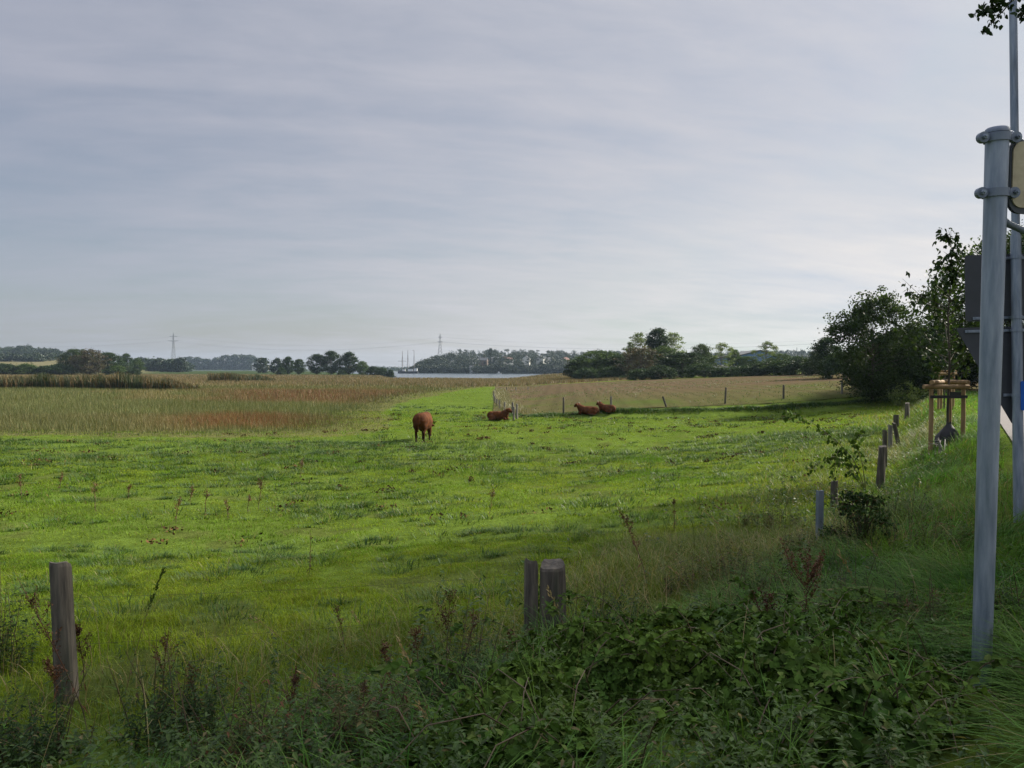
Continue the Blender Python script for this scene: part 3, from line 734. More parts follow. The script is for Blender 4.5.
tree('broadleaf_tree', 'round_b', 734, 192, 350, 12, 'slim pointed tree right of the airy pale tree')
tree('broadleaf_tree', 'round_b', 747, 190, 356.5, 20, 'leafy green tree before the gable of the dark roofed hall')
tree('broadleaf_tree', 'airy', 766, 188, 342, 24, 'airy tree with a tufted top right of the dark roofed hall')
tree('broadleaf_tree', 'round_b', 779, 186, 354, 22, 'low mid green tree right of the tufted airy tree')
tree('broadleaf_tree', 'round', 826, 104, 338, 30, 'dark round tree half hidden by the large tree at the pasture corner')
hedge = [('bush', 640, 158, 369, 30), ('bush', 662, 156, 366, 30), ('bush', 704, 153, 364, 32), ('bush', 722, 150, 368, 30), ('bush', 742, 147, 366, 34), ('bush', 764, 144, 362, 34), ('bush_b', 782, 140, 361, 34), ('bush', 802, 134, 359, 36), ('bush', 820, 124, 356, 34), ('bush', 588, 186, 368, 26), ('bush', 612, 186, 367, 26), ('bush_b', 692, 176, 356, 30), ('bush', 760, 175, 362, 26), ('bush', 797, 165, 357, 30), ('bush', 846, 100, 352, 40)]
for i, (k, px, D, ty, w) in enumerate(hedge):
    tree('hedge_bush', k, px, D, ty, w, 'dark bush in the hedge behind the stubble field', 'bush', 'bushes of the hedge behind the field')
# --- left side
for i, (px, w, ty) in enumerate(((6, 30, 364), (26, 26, 364), (44, 24, 366), (-14, 30, 363), (60, 26, 364.5), (118, 22, 366), (133, 14, 369))):
    tree('hedge_bush', ('bush', 'bush_b')[i % 2], px, 330, ty, w, 'low green bush in the hedge at the back of the marsh', 'bush', 'bushes of the hedge behind the marsh')
tree('broadleaf_tree', 'autumn', 90, 335, 350, 32, 'browning autumn tree rising from the hedge on the left')
tree('broadleaf_tree', 'round_b', 74, 350, 349.5, 24, 'green tree touching the left of the browning autumn tree')
tree('broadleaf_tree', 'round', 108, 345, 353, 28, 'dark tree touching the right of the browning autumn tree')
tree('broadleaf_tree', 'round', 126, 430, 354, 13, 'small round-headed tree with a clear stem right of the browning tree')
tree('broadleaf_tree', 'round_b', 137, 440, 358.5, 12, 'low tree beside the small round-headed one')
for i, (px, ty, w) in enumerate(((150, 362, 15), (160, 358.5, 17), (171, 359, 14), (180, 358, 15), (189, 357, 13), (198, 357.5, 15), (207, 359, 14), (216, 358, 13), (225, 355.5, 16), (234, 355, 16), (243, 355, 15), (251, 355.5, 14))):
    tree('broadleaf_tree', ('far', 'far_b')[i % 2], px, 1500 if 183 < px else 620, ty, w, 'distant dark tree in the row under the left pylon', 'tree', 'distant trees in the row under the left pylon')
tree('broadleaf_tree', 'far', 263, 560, 358, 15, 'distant rounded tree right of the white farmhouse')
tree('broadleaf_tree', 'far_b', 277, 470, 358.5, 13, 'pale rounded tree between the farmhouse and the two dark trees')
tree('broadleaf_tree', 'round', 288, 400, 357, 12, 'dark upright tree standing left of a gap in the tree row')
tree('broadleaf_tree', 'round', 299, 405, 359.5, 11, 'small dark tree right of the dark upright one')
tree('broadleaf_tree', 'round', 317, 400, 354.5, 16, 'left one of the two large joined trees on the spit')
tree('broadleaf_tree', 'round', 331, 398, 351.5, 18, 'right one of the two large joined trees on the spit')
tree('broadleaf_tree', 'round', 349, 395, 352.5, 19, 'single domed tree on the spit before the water')
tree('broadleaf_tree', 'round_b', 362, 392, 361.5, 13, 'short tree leaning out right of the domed tree')
for px, ty, w in ((374, 366.5, 14), (383, 368, 12), (341, 370, 8), (281, 368, 9), (391, 370, 8)):
    tree('hedge_bush', 'bush', px, 380, ty, w, 'low bush on the spit at the water edge', 'bush', 'bushes on the spit')

# --- far woods as masses
def far_wood(name, spots, leaf, label, rs):
    mb = MB()
    for (x, y, h, r) in spots:
        C, P = crown_points(rs, h, r, .3, 'round', 34, 20, r*.18, .4, .4)
        z = H1(x, y); quads(mb, P+np.array([x, y, z]), leaf*rs.uniform(.6, 1.3, len(P)), rs)
    tag(link(name, mb.mesh(name, M['crown_far'])), label, 'wood', kind='stuff')
rs = np.random.RandomState(50)
sp = []
for i in range(620):
    px = rs.uniform(414, 860); y = rs.uniform(752, 1080) if px < 600 else rs.uniform(800, 1080)
    y = min(y, 752+330*np.clip((px-412)/40, .06, 1)*rs.rand()+4*rs.rand()) if px < 470 else y
    lim = np.interp(px, [414, 425, 450, 480, 540, 600, 700, 860], [6, 13, 18, 16, 16, 16, 12, 8])
    sp.append(((px-512)/FPX*y, y, lim*rs.uniform(.7, 1.1), rs.uniform(3.5, 7)))
for i in range(110):
    px = rs.uniform(420, 580); y = rs.uniform(748, 758)
    sp.append(((px-512)/FPX*y, y, rs.uniform(5, 8.5), rs.uniform(3.5, 6)))
far_wood('far_wood', sp, 1.1, 'wooded hillside across the water behind the ship and the houses', rs)
sp = []
for i in range(240):
    px = rs.uniform(-60, 68); y = rs.uniform(930, 1150)
    sp.append(((px-512)/FPX*y, y, rs.uniform(9, 14)*np.interp(px, [-60, 30, 55, 68], [1, 1.1, .8, .5]), rs.uniform(5, 8)))
for i in range(26):
    px = rs.uniform(2, 50); y = rs.uniform(690, 715)
    sp.append(((px-512)/FPX*y, y, rs.uniform(4, 7), rs.uniform(4, 6)))
far_wood('hill_wood', sp, 1.4, 'blue-green wood along the hilltop at the left edge', rs)
sp = []
for i in range(120):
    px = rs.uniform(140, 300); y = rs.uniform(1500, 1650) if px > 183 else rs.uniform(700, 760)
    sp.append(((px-512)/FPX*y, y, rs.uniform(9, 14)*(1.6 if y > 1800 else .7), rs.uniform(6, 10)))
for i in range(90):
    px = rs.uniform(320, 420); y = rs.uniform(1500, 1650)
    sp.append(((px-512)/FPX*y, y, rs.uniform(3, 6), rs.uniform(8, 14)))
far_wood('shore_wood', sp, 2.0, 'low wood on the far shore left of the ship', rs)
tree('poplar_tree', 'far_poplar', 490.5, 800, 348.5, 6, 'slim poplar standing up from the wooded hillside across the water')

# --- large tree at the pasture corner and neighbours
def big_tree(name, label, px, y, topy, Rr, seed, mat, leaf, ncl, per, base, shape='round', tr=.16, lob=.7, extra=None, cr=.42, inner=.3):
    rs = np.random.RandomState(seed); p = atD(px, y); Hh = topz(topy, y, px)-p.z
    C, P = crown_points(rs, Hh, Rr, base, shape, ncl, per, cr, lob, inner)
    if extra is not None:
        for (ex, ez, er, n) in extra:
            c = np.array([[ex, rs.normal()*.3, ez]]); C = np.vstack([C, c]); P = np.vstack([P, c+rs.normal(size=(n, 3))*er*np.array([1, 1, .7])])
    P[:, 2] = np.maximum(P[:, 2], .1+.3*rs.rand(len(P)))
    o = thing(name, label, 'tree', p)
    t = MB(); wood(t, rs, C, Hh, base, tr, 40); link('trunk', t.mesh('trunk', M['bark'], True), o)
    mb = MB(); quads(mb, P, leaf*rs.uniform(.6, 1.35, len(P)), rs); link('crown', mb.mesh('crown', M[mat]), o)
    return o
big_tree('hawthorn_tree', 'large dark broadleaf tree with a ragged top at the far corner of the pasture', 872, 58, 303, 3.3, 61, 'crown', .20, 230, 95, .3, 'round', .10, .95,
         [(-1.3, 7.3, .34, 90), (-.6, 6.6, .4, 120), (-2.2, 6.4, .30, 90), (-3.3, 6.3, .2, 50), (2.0, 6.9, .25, 60), (.6, 8.5, .18, 50), (-1.0, 8.0, .18, 40), (-2.9, 5.9, .22, 40), (.1, 7.7, .30, 50), (-.1, 8.1, .16, 30), (1.0, 7.2, .35, 60), (-2.6, 5.0, .4, 70), (1.4, 6.4, .35, 60), (-3.0, 3.6, .4, 70), (-2.6, 2.2, .45, 90), (2.4, 4.9, .4, 60), (3.0, 4.2, .4, 60), (-1.9, 1.2, .45, 90), (0, .9, .7, 200), (1.2, .8, .7, 200)], .36)
big_tree('hawthorn_tree', 'bushy dark tree filling the gap right of the large ragged tree', 905, 62, 334, 2.7, 62, 'crown_dark', .20, 240, 90, .1, 'round', .09, .6, None, .42)
big_tree('hedge_tree', 'dense tree behind the road signs with foliage down to the grass', 1010, 66, 243, 5.8, 63, 'crown', .24, 480, 95, .2, 'round', .16, .5, None, .55)
big_tree('hedge_tree', 'low dark tree behind the tied young maple', 945, 70, 326, 3.6, 64, 'crown_dark', .22, 330, 95, .05, 'round', .12, .4, None, .55)
big_tree('hedge_tree', 'tall tree at the right edge behind the signs', 1050, 60, 215, 4.6, 65, 'crown_dark', .2, 260, 85, .3, 'round', .25, .6, None, .5)

# --- off-frame trees, partly added to shade the foreground; one hangs a twig into view
def shade_tree(x, y, Hh, Rr, seed, label, ncl=210):
    rs = np.random.RandomState(seed); z = H1(x, y)
    o = thing('unseen_shade_tree', label, 'tree', (x, y, z))
    C, P = crown_points(rs, Hh, Rr, 2.6, 'round', ncl, 60, .75, .35, .2)
    k = (x+P[:, 0]) > .70*np.maximum(y+P[:, 1], 0)+.55
    k |= (y+P[:, 1] < -1.0)
    P = P[k]; C = C[((x+C[:, 0]) > .72*np.maximum(y+C[:, 1], 0)+.8)]
    t = MB(); wood(t, rs, C, Hh, 2.6, .24, 30); link('trunk', t.mesh('trunk', M['bark'], True), o)
    mb = MB(); quads(mb, P, .34*rs.uniform(.7, 1.3, len(P)), rs); link('crown', mb.mesh('crown', M['crown_dark']), o)
    return o
shade_tree(16.5, 10.2, 9.2, 4.4, 72, 'roadside tree beside the path, nearest beyond the right edge')
shade_tree(22.5, 18.6, 19, 5.0, 73, 'unseen roadside tree, second beyond the right edge, made tall to shade the foreground', 130)  # row tree raised and thinned so its soft shade dims the foreground
shade_tree(11.4, 11.4, 13, 3.0, 74, 'slim tall unseen tree added close beyond the right edge to shade the foreground', 62)  # occluder added along the sun's path to dim the lower left

# overhanging twig, part of its own tree at the right
def hanging_tree():
    rs = np.random.RandomState(81)
    x, y = 7.6, 6.6; z = H1(x, y)
    o = thing('overhanging_tree', 'tree out of view whose dark leafy twig hangs in at the top right corner', 'tree', (x, y, z))
    t = MB(); t.tube([(0, 0, -.1), (.1, 0, 2.5), (.0, .1, 5.0), (.2, 0, 7.5)], [.14, .12, .09, .02], 8)
    def w(px, py, D):
        v = ray(px, py); s = D/v.y; return np.array([v.x*s-x, D-y, EYE[2]+v.z*s-z])
    link('trunk', t.mesh('trunk', M['bark'], True), o)
    b = MB(); mb = MB()
    tw = [[(0, 0, 5.0), w(1060, -40, 6.7), w(1022, -12, 6.6), w(1004, 10, 6.6), w(994, 20, 6.6), w(984, 32, 6.6)],
          [w(1022, -12, 6.6), w(1000, 3, 6.55), w(988, 9, 6.5), w(977, 13, 6.5)],
          [w(1060, -40, 6.7), w(1040, -4, 6.8), w(1026, 10, 6.8), w(1018, 18, 6.8)],
          [(0, 0, 5.0), w(1040, -60, 6.4), w(1005, -22, 6.4), w(992, -2, 6.4)],
          [(0, .1, 5.0), w(1090, -60, 6.9), w(1060, -10, 6.9), w(1040, 5, 6.9)]]
    for q in tw:
        b.tube(q, np.linspace(.012, .002, len(q)), 5)
        pts = np.array(q[1:]); tt = rs.rand(90)*(len(pts)-1); i = tt.astype(int); i = np.minimum(i, len(pts)-2)
        P = pts[i]+(pts[i+1]-pts[i])*(tt-i)[:, None]+rs.normal(size=(90, 3))*.022
        D = rs.normal(size=(90, 3))-np.array([0, 0, .5]); leaves(mb, P, rs.uniform(.035, .06, 90), rs.uniform(.028, .045, 90), D, rs.normal(size=(90, 3))+np.array([0, 0, .6]))
    link('twig', b.mesh('twig', M['bark'], True), o); link('foliage', mb.mesh('foliage', M['crown_dark']), o)
    C, P = crown_points(rs, 7.8, 2.0, 4.6, 'round', 60, 40, .4, .4, .3)
    P = P+np.array([1.2, -1.0, 0]); k = (x+P[:, 0]) > .72*(y+P[:, 1])+.3
    cm = MB(); quads(cm, P[k], .2, rs); link('crown', cm.mesh('crown', M['crown_dark']), o)
hanging_tree()

# --- young maple tied between stakes, with its frame and watering bag
def stake_frame(p, label, far=False):
    o = thing('tree_stake_frame', label, 'tree stakes', p)
    z = 1.42 if not far else 1.5
    st = [(-.46, -.22), (.40, -.10), (.30, .32)] if not far else [(-.33, -.2), (.36, -.15), (.1, .35)]
    for (a, b) in st:
        m_ = MB(); m_.tube([(a, b, -.2), (a+.01, b, .8), (a, b, z)], [.052, .052, .05], 10)
        link('stake', m_.mesh('stake', M['stakewood'], True), o)
    def rail(p0, p1):
        m_ = MB(); m_.tube([p0, p1], [.055, .055], 10); link('rail', m_.mesh('rail', M['stakewood'], True), o)
    e = .09
    rail((st[0][0]-.2, st[0][1]-.02, z+.055), (st[1][0]+.12, st[1][1]-.02, z+.055))
    rail((st[1][0]+.03, st[1][1]-.16, z+.165), (st[2][0]-.02, st[2][1]+.2, z+.165))
    rail((st[0][0]-.06, st[0][1]-.12, z+.165), (st[2][0]-.14, st[2][1]+.06, z+.165))
    m_ = MB(); m_.box(((st[0][0]+st[1][0])/2, (st[0][1]+st[1][1])/2-.075, z-.19), (st[1][0]-st[0][0]+.14, .012, .075), Matrix.Rotation(math.atan2(st[1][1]-st[0][1], st[1][0]-st[0][0]), 3, 'Z'))
    m_.box((st[1][0]-.05, .1, z-.14), (.4, .012, .12), Matrix.Rotation(1.9, 3, 'Z'))
    link('strap', m_.mesh('strap', M['black']), o)
    return o
TP = at(944, 446)
stake_frame(TP, 'three round wooden stakes with top rails around the nearer young maple')
def maple(p, topy, D, px, label, seed, n_br, sc=1.0):
    rs = np.random.RandomState(seed); Hh = topz(topy, D, px)-p.z
    o = thing('young_maple', label, 'tree', p)
    t = MB(); mb = MB()
    lead = np.array([(0, 0, -.1), (-.01, 0, 1.0), (.02, 0, 2.2), (-.03, .02, 3.4), (.04, 0, 4.6), (.0, 0, 5.6)])*np.array([1, 1, Hh/5.6]); lead[0, 2] = -.1
    t.tube(lead, [.034, .03, .026, .018, .01, .004], 8)
    P = []; D_ = []
    for k in range(n_br):
        z0 = Hh*(.30+.68*(k/n_br)**.9); f = (z0/Hh)
        ln = np.interp(f, [.3, .42, .66, .74, 1], [.6, 1.15, .9, .34, .2])*rs.uniform(.7, 1.15)
        a = rs.uniform(0, 6.28); p0 = np.array([np.interp(z0, lead[:, 2], lead[:, j]) for j in range(3)])
        up = rs.uniform(.5, 1.0); e = p0+np.array([math.cos(a)*ln, math.sin(a)*ln, ln*up])
        mid = (p0+e)/2+np.array([math.cos(a), math.sin(a), -.5])*.1*ln
        t.tube([p0, mid, e], [.011, .007, .003], 5, False)
        m_ = int(15*ln+5)
        for q in range(m_):
            s = rs.uniform(.12, 1.05)**.7; b = (1-s)**2*p0+2*s*(1-s)*mid+s*s*e
            P.append(b+rs.normal(size=3)*.10); d = rs.normal(size=3); d[2] = -abs(d[2])*.8-.25; D_.append(d)
    P = np.array(P); D_ = np.array(D_); n = len(P)
    N = rs.normal(size=(n, 3)); N[:, 2] = abs(N[:, 2])+.3
    # each leaf with two side lobes so its outline is maple-like
    L = rs.uniform(.10, .17, n)*sc
    leaves(mb, P, L, L*.55, D_, N, droop=.3)
    S = unit(np.cross(unit(D_), N))
    for sgn in (-1, 1): leaves(mb, P, L*.75, L*.4, unit(D_)+S*sgn*.95, N, droop=.3)
    link('trunk', t.mesh('trunk', M['bark'], True), o); link('crown', mb.mesh('crown', M['crown_dark']), o)
maple(TP+Vector((.10, .02, 0)), 231, TP.y, 945, 'slender young maple with a wispy leader tied inside the nearer stakes', 91, 54)
def bag(p):
    o = thing('watering_bag', 'black watering bag slumped round the foot of the nearer young maple', 'watering bag', p)
    m_ = MB(); n = 18; prof_ = [(0, .24), (.08, .27), (.22, .26), (.36, .2), (.48, .11), (.56, .05), (.6, .045)]
    V = []
    for (z, r) in prof_:
        for j in range(n):
            a = j*2*math.pi/n; q = r*(1+.16*math.sin(5*a+z*9)+.08*math.sin(9*a-z*14)); V.append((q*math.cos(a)-.08*(.6-z), q*.85*math.sin(a), z+.02*math.sin(3*a)))
    F = [(i*n+j, i*n+(j+1) % n, (i+1)*n+(j+1) % n, (i+1)*n+j) for i in range(len(prof_)-1) for j in range(n)]
    m_.add(V, F); link('bag_body', m_.mesh('bag_body', M['black'], True), o)
    k = MB(); k.tube([(-.02, -.06, .55), (.03, -.1, .6), (.06, -.05, .54)], .012, 6); link('tie', k.mesh('tie', M['black'], True), o)
bag(TP+Vector((.07, -.1, 0)))
def cane_heap(p):
    mb = MB(); rs = np.random.RandomState(4)
    for k in range(7):
        a = rs.uniform(0, 3.14); mb.tube([(rs.normal()*.05, rs.normal()*.05, .02), (.1*math.cos(a), .1*math.sin(a), .2+.2*rs.rand()), (.28*math.cos(a), .2*math.sin(a), .1+.3*rs.rand())], [.013, .012, .006], 6)
    o = link('dead_sticks', mb.mesh('dead_sticks', M['palebark'], True), None, p); tag(o, 'little tangle of bleached sticks in front of the left stake', 'sticks')
cane_heap(at(943, 455))
TP2 = atD(943.5, 34)
stake_frame(TP2, 'farther wooden stake frame seen through the nearer one', True)
maple(TP2+Vector((.05, 0, 0)), 300, 34, 944, 'farther young maple tied in the stake frame behind', 92, 40, 1.1)

# ------------------------------------------------------------------ fence posts
rs_p = np.random.RandomState(101)
def post(px, py, top, wid, label, group=None, mat='postwood', lean=(0, 0), cat='fence post', square=False, name='fence_post', sink=.25, jag=.012):
    p = at(px, py); hh = max(.25, (py-top)/FPX*p.y); r = (.86 if py > 520 else .72)*wid/FPX*p.y/2
    mb = MB(); k = 26; V = []; zs = [-sink, 0, hh*.25, hh*.5, hh*.75, hh*.97, hh]
    ph = rs_p.uniform(0, 6.28)
    for i, z in enumerate(zs):
        for j in range(k):
            a = j*2*math.pi/k
            q = r*(1+.09*math.sin(2*a+ph)+.05*math.sin(5*a+z*3+ph)+.03*math.sin(9*a+2*ph)+.02*math.sin(13*a+ph*3)+rs_p.normal()*.012)*(1.06-.1*z/hh)*(.93 if i == len(zs)-1 else 1)
            V.append((q*math.cos(a)+lean[0]*z, q*math.sin(a)+lean[1]*z, z+(jag*1.4*math.sin(a+ph)+jag*.5*math.sin(3*a+ph) if i >= 5 else 0)))
    F = [(i*k+j, i*k+(j+1) % k, (i+1)*k+(j+1) % k, (i+1)*k+j) for i in range(len(zs)-1) for j in range(k)]
    mb.add(V, F); b = (len(zs)-1)*k
    mb.add(np.vstack([np.array(V[b:]), np.mean(V[b:], 0)+np.array([0, 0, -.006])]), [(j, (j+1) % k, k) for j in range(k)])
    o = link(name, mb.mesh('post', M[mat], False), None, p)
    return tag(o, label, cat, group), p
PL, pl = post(67, 700, 561, 25, 'thick weathered round post alone at the lower left', lean=(-.045, 0))
PM1, pm1 = post(531, 650, 560, 17, 'narrow left half of the split post pair in the middle foreground', jag=.02)
PM2, pm2 = post(552, 650, 563, 30, 'broad mossy right half of the split post pair in the middle foreground', jag=.02)
post(880, 489, 446, 10.5, 'stout dark leaning post on the bank nearest the tied maple side', lean=(.05, 0))
post(797, 536, 497, 11, 'short rotten brown stump just behind the grey steel post') if False else post(834, 508, 481, 9, 'short rotten brown stump just behind the grey steel post', mat='postwood')
post(884.5, 468, 430, 6.5, 'thin post directly behind the stout dark leaning one')
post(890, 452, 425, 6, 'slim grey post second behind the stout dark leaning one', mat='greywood')
post(899, 447, 423, 6, 'post leaning left in the row going up to the tied maple', lean=(-.22, 0))
post(896, 427, 415, 6.5, 'stubby post with a dark top, third before the bushes')
post(907, 419, 403, 6, 'farthest stubby post of the bank row near the leafy seedling')
# grey steel post
def steel_post():
    p = at(819, 545); mb = MB(); hh = 55/FPX*p.y; r = 2.9/FPX*p.y
    mb.box((0, -r*.8, hh/2-.15), (2*r, .012, hh+.3)); mb.box((-r+.006, 0, hh/2-.15), (.012, r*1.6-.014, hh+.298)); mb.box((r-.006, 0, hh/2-.15), (.012, r*1.6-.014, hh+.298))
    o = link('fence_post', mb.mesh('steel_post', M['steel_old']), None, p); o.rotation_euler = (0, 0, .25)
    tag(o, 'grey steel channel post in the rough grass right of the middle', 'fence post')
steel_post()
# posts along the ditch, one by one across the picture
ditch = [(563.5, 414.5, 397.5, 2.6, 'post by the ditch left of the two lying cows', 0, 'postwood'), (611, 412.5, 396.5, 2.6, 'post standing behind the rightmost lying cow', 0, 'greywood'),
         (666.5, 407.5, 396.5, 2.6, 'crooked short post leaning left in the ditch fence', -.35, 'postwood'), (725, 404.5, 387.5, 2.6, 'upright post in the ditch fence below the blue hall', .05, 'postwood'),
         (783.5, 399.5, 385, 2.8, 'last dark post of the ditch fence before the large tree', 0, 'postwood'), (842, 394, 381, 3, 'pale post under the left branches of the large tree', 0, 'greywood')]
for (px, py, top, w, lb, ln, mt) in ditch: post(px, py, top, w, lb, lean=(ln, 0), mat=mt, jag=.01)
for (px, py, top, w) in ((517, 419.5, 404, 3), (512.5, 415, 402.5, 3), (513.8, 420.5, 407, 2.4)):
    post(px, py, top, w, 'silvery corner post beside the lying cow with the raised head', 'silvery corner posts', 'greywood')
for (px, py, top, w) in ((504.5, 411, 402), (499.5, 409, 400.5), (497, 406.5, 399), (495, 403.5, 396.5), (494, 400.5, 394), (493.6, 397.5, 391.5)) and [(504.5, 411, 402, 2.2), (499.5, 409, 400.5, 2.2), (497, 406.5, 399, 2.1), (495, 403.5, 396.5, 2), (494, 400.5, 394, 1.8), (493.6, 397.5, 391.5, 1.6)]:
    post(px, py, top, w, 'small grey post in the fence running back along the dry grass strip', 'posts along the dry grass strip', 'greywood')
for (px, py, top) in ((500.5, 391, 387.5), (506.7, 390.8, 387.3), (516, 390.5, 387), (528, 390, 386.6)):
    post(px, py, top, 1.3, 'tiny far post in the fence crossing at the back of the field', 'far posts at the back of the field', 'greywood')

def wire(pts, label, sag=.03, r=.0011):
    P = []
    for a, b in zip(pts[:-1], pts[1:]):
        a = np.array(a); b = np.array(b)
        for t in np.linspace(0, 1, 9)[:-1]: P.append(a+(b-a)*t-np.array([0, 0, sag*4*t*(1-t)]))
    P.append(np.array(pts[-1])); mb = MB(); mb.tube(P, r, 4)
    tag(link('fence_wire', mb.mesh('fence_wire', M['wire'], True)), label, 'wire')
gp = at(819, 545); sp_ = at(880, 489)
left_off = Vector((-9, 5.0, 0)); left_off.z = H1(-9, 5.0)
for hh, nm in ((.80, 'upper'), (.42, 'lower')):
    wire([left_off+Vector((0, 0, hh)), pl+Vector((.07, .07, hh)), pm1+Vector((0, .08, hh*.85)), gp+Vector((0, .05, hh)), sp_+Vector((0, .08, hh))], nm+' rusty fence wire strung from the lower left post to the split post pair')

# ------------------------------------------------------------------ cattle
m_cow, nt, out = new_mat('cow_hide')
tc = nd(nt, 'ShaderNodeTexCoord'); sx = nd(nt, 'ShaderNodeSeparateXYZ'); nt.links.new(tc.outputs['Object'], sx.inputs[0])
nC = noise(nt, tc.outputs['Object'], 3.2, 4, .6)
hide = mixc(nt, rng(nt, nC, .35, .65), (.050, .018, .008), (.112, .040, .013))
at_ = nd(nt, 'ShaderNodeAttribute', attribute_name='tint')
col = mixc(nt, 1.0, hide, at_.outputs['Color'], 'MULTIPLY')
p_ = nd(nt, 'ShaderNodeBsdfPrincipled'); p_.inputs['Roughness'].default_value = .85; p_.inputs['Specular IOR Level'].default_value = .08
nt.links.new(col, p_.inputs['Base Color']); 
bb = nd(nt, 'ShaderNodeBump'); bb.inputs['Strength'].default_value = .3; bb.inputs['Distance'].default_value = .01
nt.links.new(noise(nt, tc.outputs['Object'], 60, 3, .6), bb.inputs['Height']); nt.links.new(bb.outputs[0], p_.inputs['Normal'])
nt.links.new(p_.outputs[0], out.inputs[0])
M['cow'] = m_cow
M['horn'] = surf('horn', (.06, .05, .04), (.10, .085, .065), 6, rough=.4, bump=0)
def rotY(a): return Matrix.Rotation(a, 3, 'Y')
def cow(loc, rz, label, pose, sc=1.0, head_yaw=0.0):
    mb = MB()
    if pose == 'stand':
        mb.ell((.02, 0, .93), (.84, .44, .46)); mb.ell((-.66, 0, 1.03), (.44, .40, .38)); mb.ell((.62, 0, 1.0), (.42, .30, .40)); mb.ell((-.1, 0, 1.22), (.85, .22, .17))
        mb.tube([(.8, 0, 1.08), (1.08, 0, .86), (1.28, 0, .58)], [.25, .2, .15], 12)
        mb.tube([(1.24, 0, .64), (1.38, 0, .4), (1.46, 0, .17)], [.14, .125, .085], 12); mb.ell((1.47, 0, .15), (.08, .09, .08))
        for s in (-1, 1):
            mb.ell((1.24, s*.2, .66), (.05, .12, .07)); mb.ell((-.74, s*.19, .88), (.24, .15, .32))
            mb.tube([(-.74, s*.2, .78), (-.60, s*.21, .62), (-.80, s*.19, .46), (-.77, s*.19, .12), (-.72, s*.19, -.02)], [.17, .12, .072, .052, .07], 10)
            mb.tube([(.60, s*.17, .85), (.60, s*.18, .6), (.62, s*.17, .38), (.59, s*.17, .1), (.63, s*.17, -.02)], [.16, .105, .07, .05, .068], 10)
        mb.tube([(-1.0, 0, 1.24), (-1.1, -.0, 1.05), (-1.11, .02, .8), (-1.08, .03, .5)], [.05, .035, .028, .045], 8); mb.ell((-.25, 0, .6), (.22, .16, .14))
        dark = lambda V: np.clip(sstep(.62, .3, V[:, 2])*(V[:, 0] < .95)+sstep(1.36, 1.46, V[:, 0]), 0, 1)  # lower legs tinted dark, standing in for their shade; muzzle dark too
    else:
        mb.ell((0, 0, .44), (.86, .44, .42)); mb.ell((-.62, 0, .46), (.46, .42, .38)); mb.ell((.60, 0, .52), (.42, .36, .42)); mb.ell((-.05, 0, .72), (.8, .18, .14))
        mb.tube([(.62, 0, .62), (.86, 0, .78), (1.0, 0, .95)], [.34, .28, .21], 12)
        hd = np.array([math.cos(head_yaw), math.sin(head_yaw), 0]); b0 = np.array([1.0, 0, 1.0])
        mb.tube([b0, b0+hd*.2+np.array([0, 0, -.06]), b0+hd*.42+np.array([0, 0, -.2])], [.20, .165, .12], 12)
        q = np.array([-hd[1], hd[0], 0])
        for s in (-1, 1):
            c = b0+q*s*.22+np.array([0, 0, .06]); mb.ell(c, (.06, .17, .07), Matrix.Rotation(head_yaw+s*.2, 3, 'Z'))
            mb.ell((-.45, s*.36, .28), (.42, .17, .27)); mb.tube([(-.1, s*.44, .14), (-.5, s*.5, .09), (-.75, s*.46, .07)], [.1, .07, .06], 8)
            mb.tube([(.62, s*.27, .3), (.95, s*.27, .13), (.66, s*.33, .07)], [.13, .08, .06], 8)
        mb.tube([(-1.02, .05, .55), (-1.12, .15, .3), (-1.0, .3, .08)], [.05, .035, .045], 8)
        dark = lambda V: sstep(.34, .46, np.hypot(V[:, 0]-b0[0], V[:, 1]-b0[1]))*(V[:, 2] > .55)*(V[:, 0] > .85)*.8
    me = mb.mesh('body', M['cow'], True)
    tmp = bpy.data.objects.new('tmp', me); COL.objects.link(tmp)
    rm = tmp.modifiers.new('r', 'REMESH'); rm.mode = 'VOXEL'; rm.voxel_size = .034; rm.use_smooth_shade = True
    sm = tmp.modifiers.new('s', 'SMOOTH'); sm.iterations = 5; sm.factor = .5
    dg = bpy.context.evaluated_depsgraph_get(); dg.update()
    me2 = bpy.data.meshes.new_from_object(tmp.evaluated_get(dg)); bpy.data.objects.remove(tmp)
    me2.materials.clear(); me2.materials.append(M['cow'])
    V = np.zeros(len(me2.vertices)*3, np.float32); me2.vertices.foreach_get('co', V); V = V.reshape(-1, 3)
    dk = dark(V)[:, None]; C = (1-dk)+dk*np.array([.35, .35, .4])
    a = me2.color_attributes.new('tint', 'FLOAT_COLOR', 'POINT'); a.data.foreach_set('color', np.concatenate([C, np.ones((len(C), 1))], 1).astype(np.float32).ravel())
    me2.polygons.foreach_set('use_smooth', np.ones(len(me2.polygons), dtype=bool)); me2.name = 'body'
    o = thing('cow', label, 'cow', loc, rz, None, sc); link('body', me2, o)
    if pose != 'stand':
        for s in (-1, 1):
            h_ = MB(); c = b0+q*s*.11+np.array([0, 0, .12]); h_.tube([c, c+q*s*.1+np.array([0, 0, .05]), c+q*s*.13+hd*.05+np.array([0, 0, .14])], [.028, .02, .006], 8); link('horn', h_.mesh('horn', M['horn'], True), o)
    return o
pc = at(423.5, 440.5); cow(pc, R(84), 'reddish brown cow standing and grazing with its rump to the viewer', 'stand', .98, 0)
pc = at(498, 420.5); cow(pc, R(-22), 'dark brown cow lying by the corner posts with its head raised to the right', 'lie', .74, -.3)
pc = at(588, 415); cow(pc, R(168), 'chestnut cow lying stretched out with its head to the left', 'lie', .74, -.5)
pc = at(607, 412.5); cow(pc, R(140), 'smaller chestnut cow lying close behind the stretched out one', 'lie', .68, -.3)

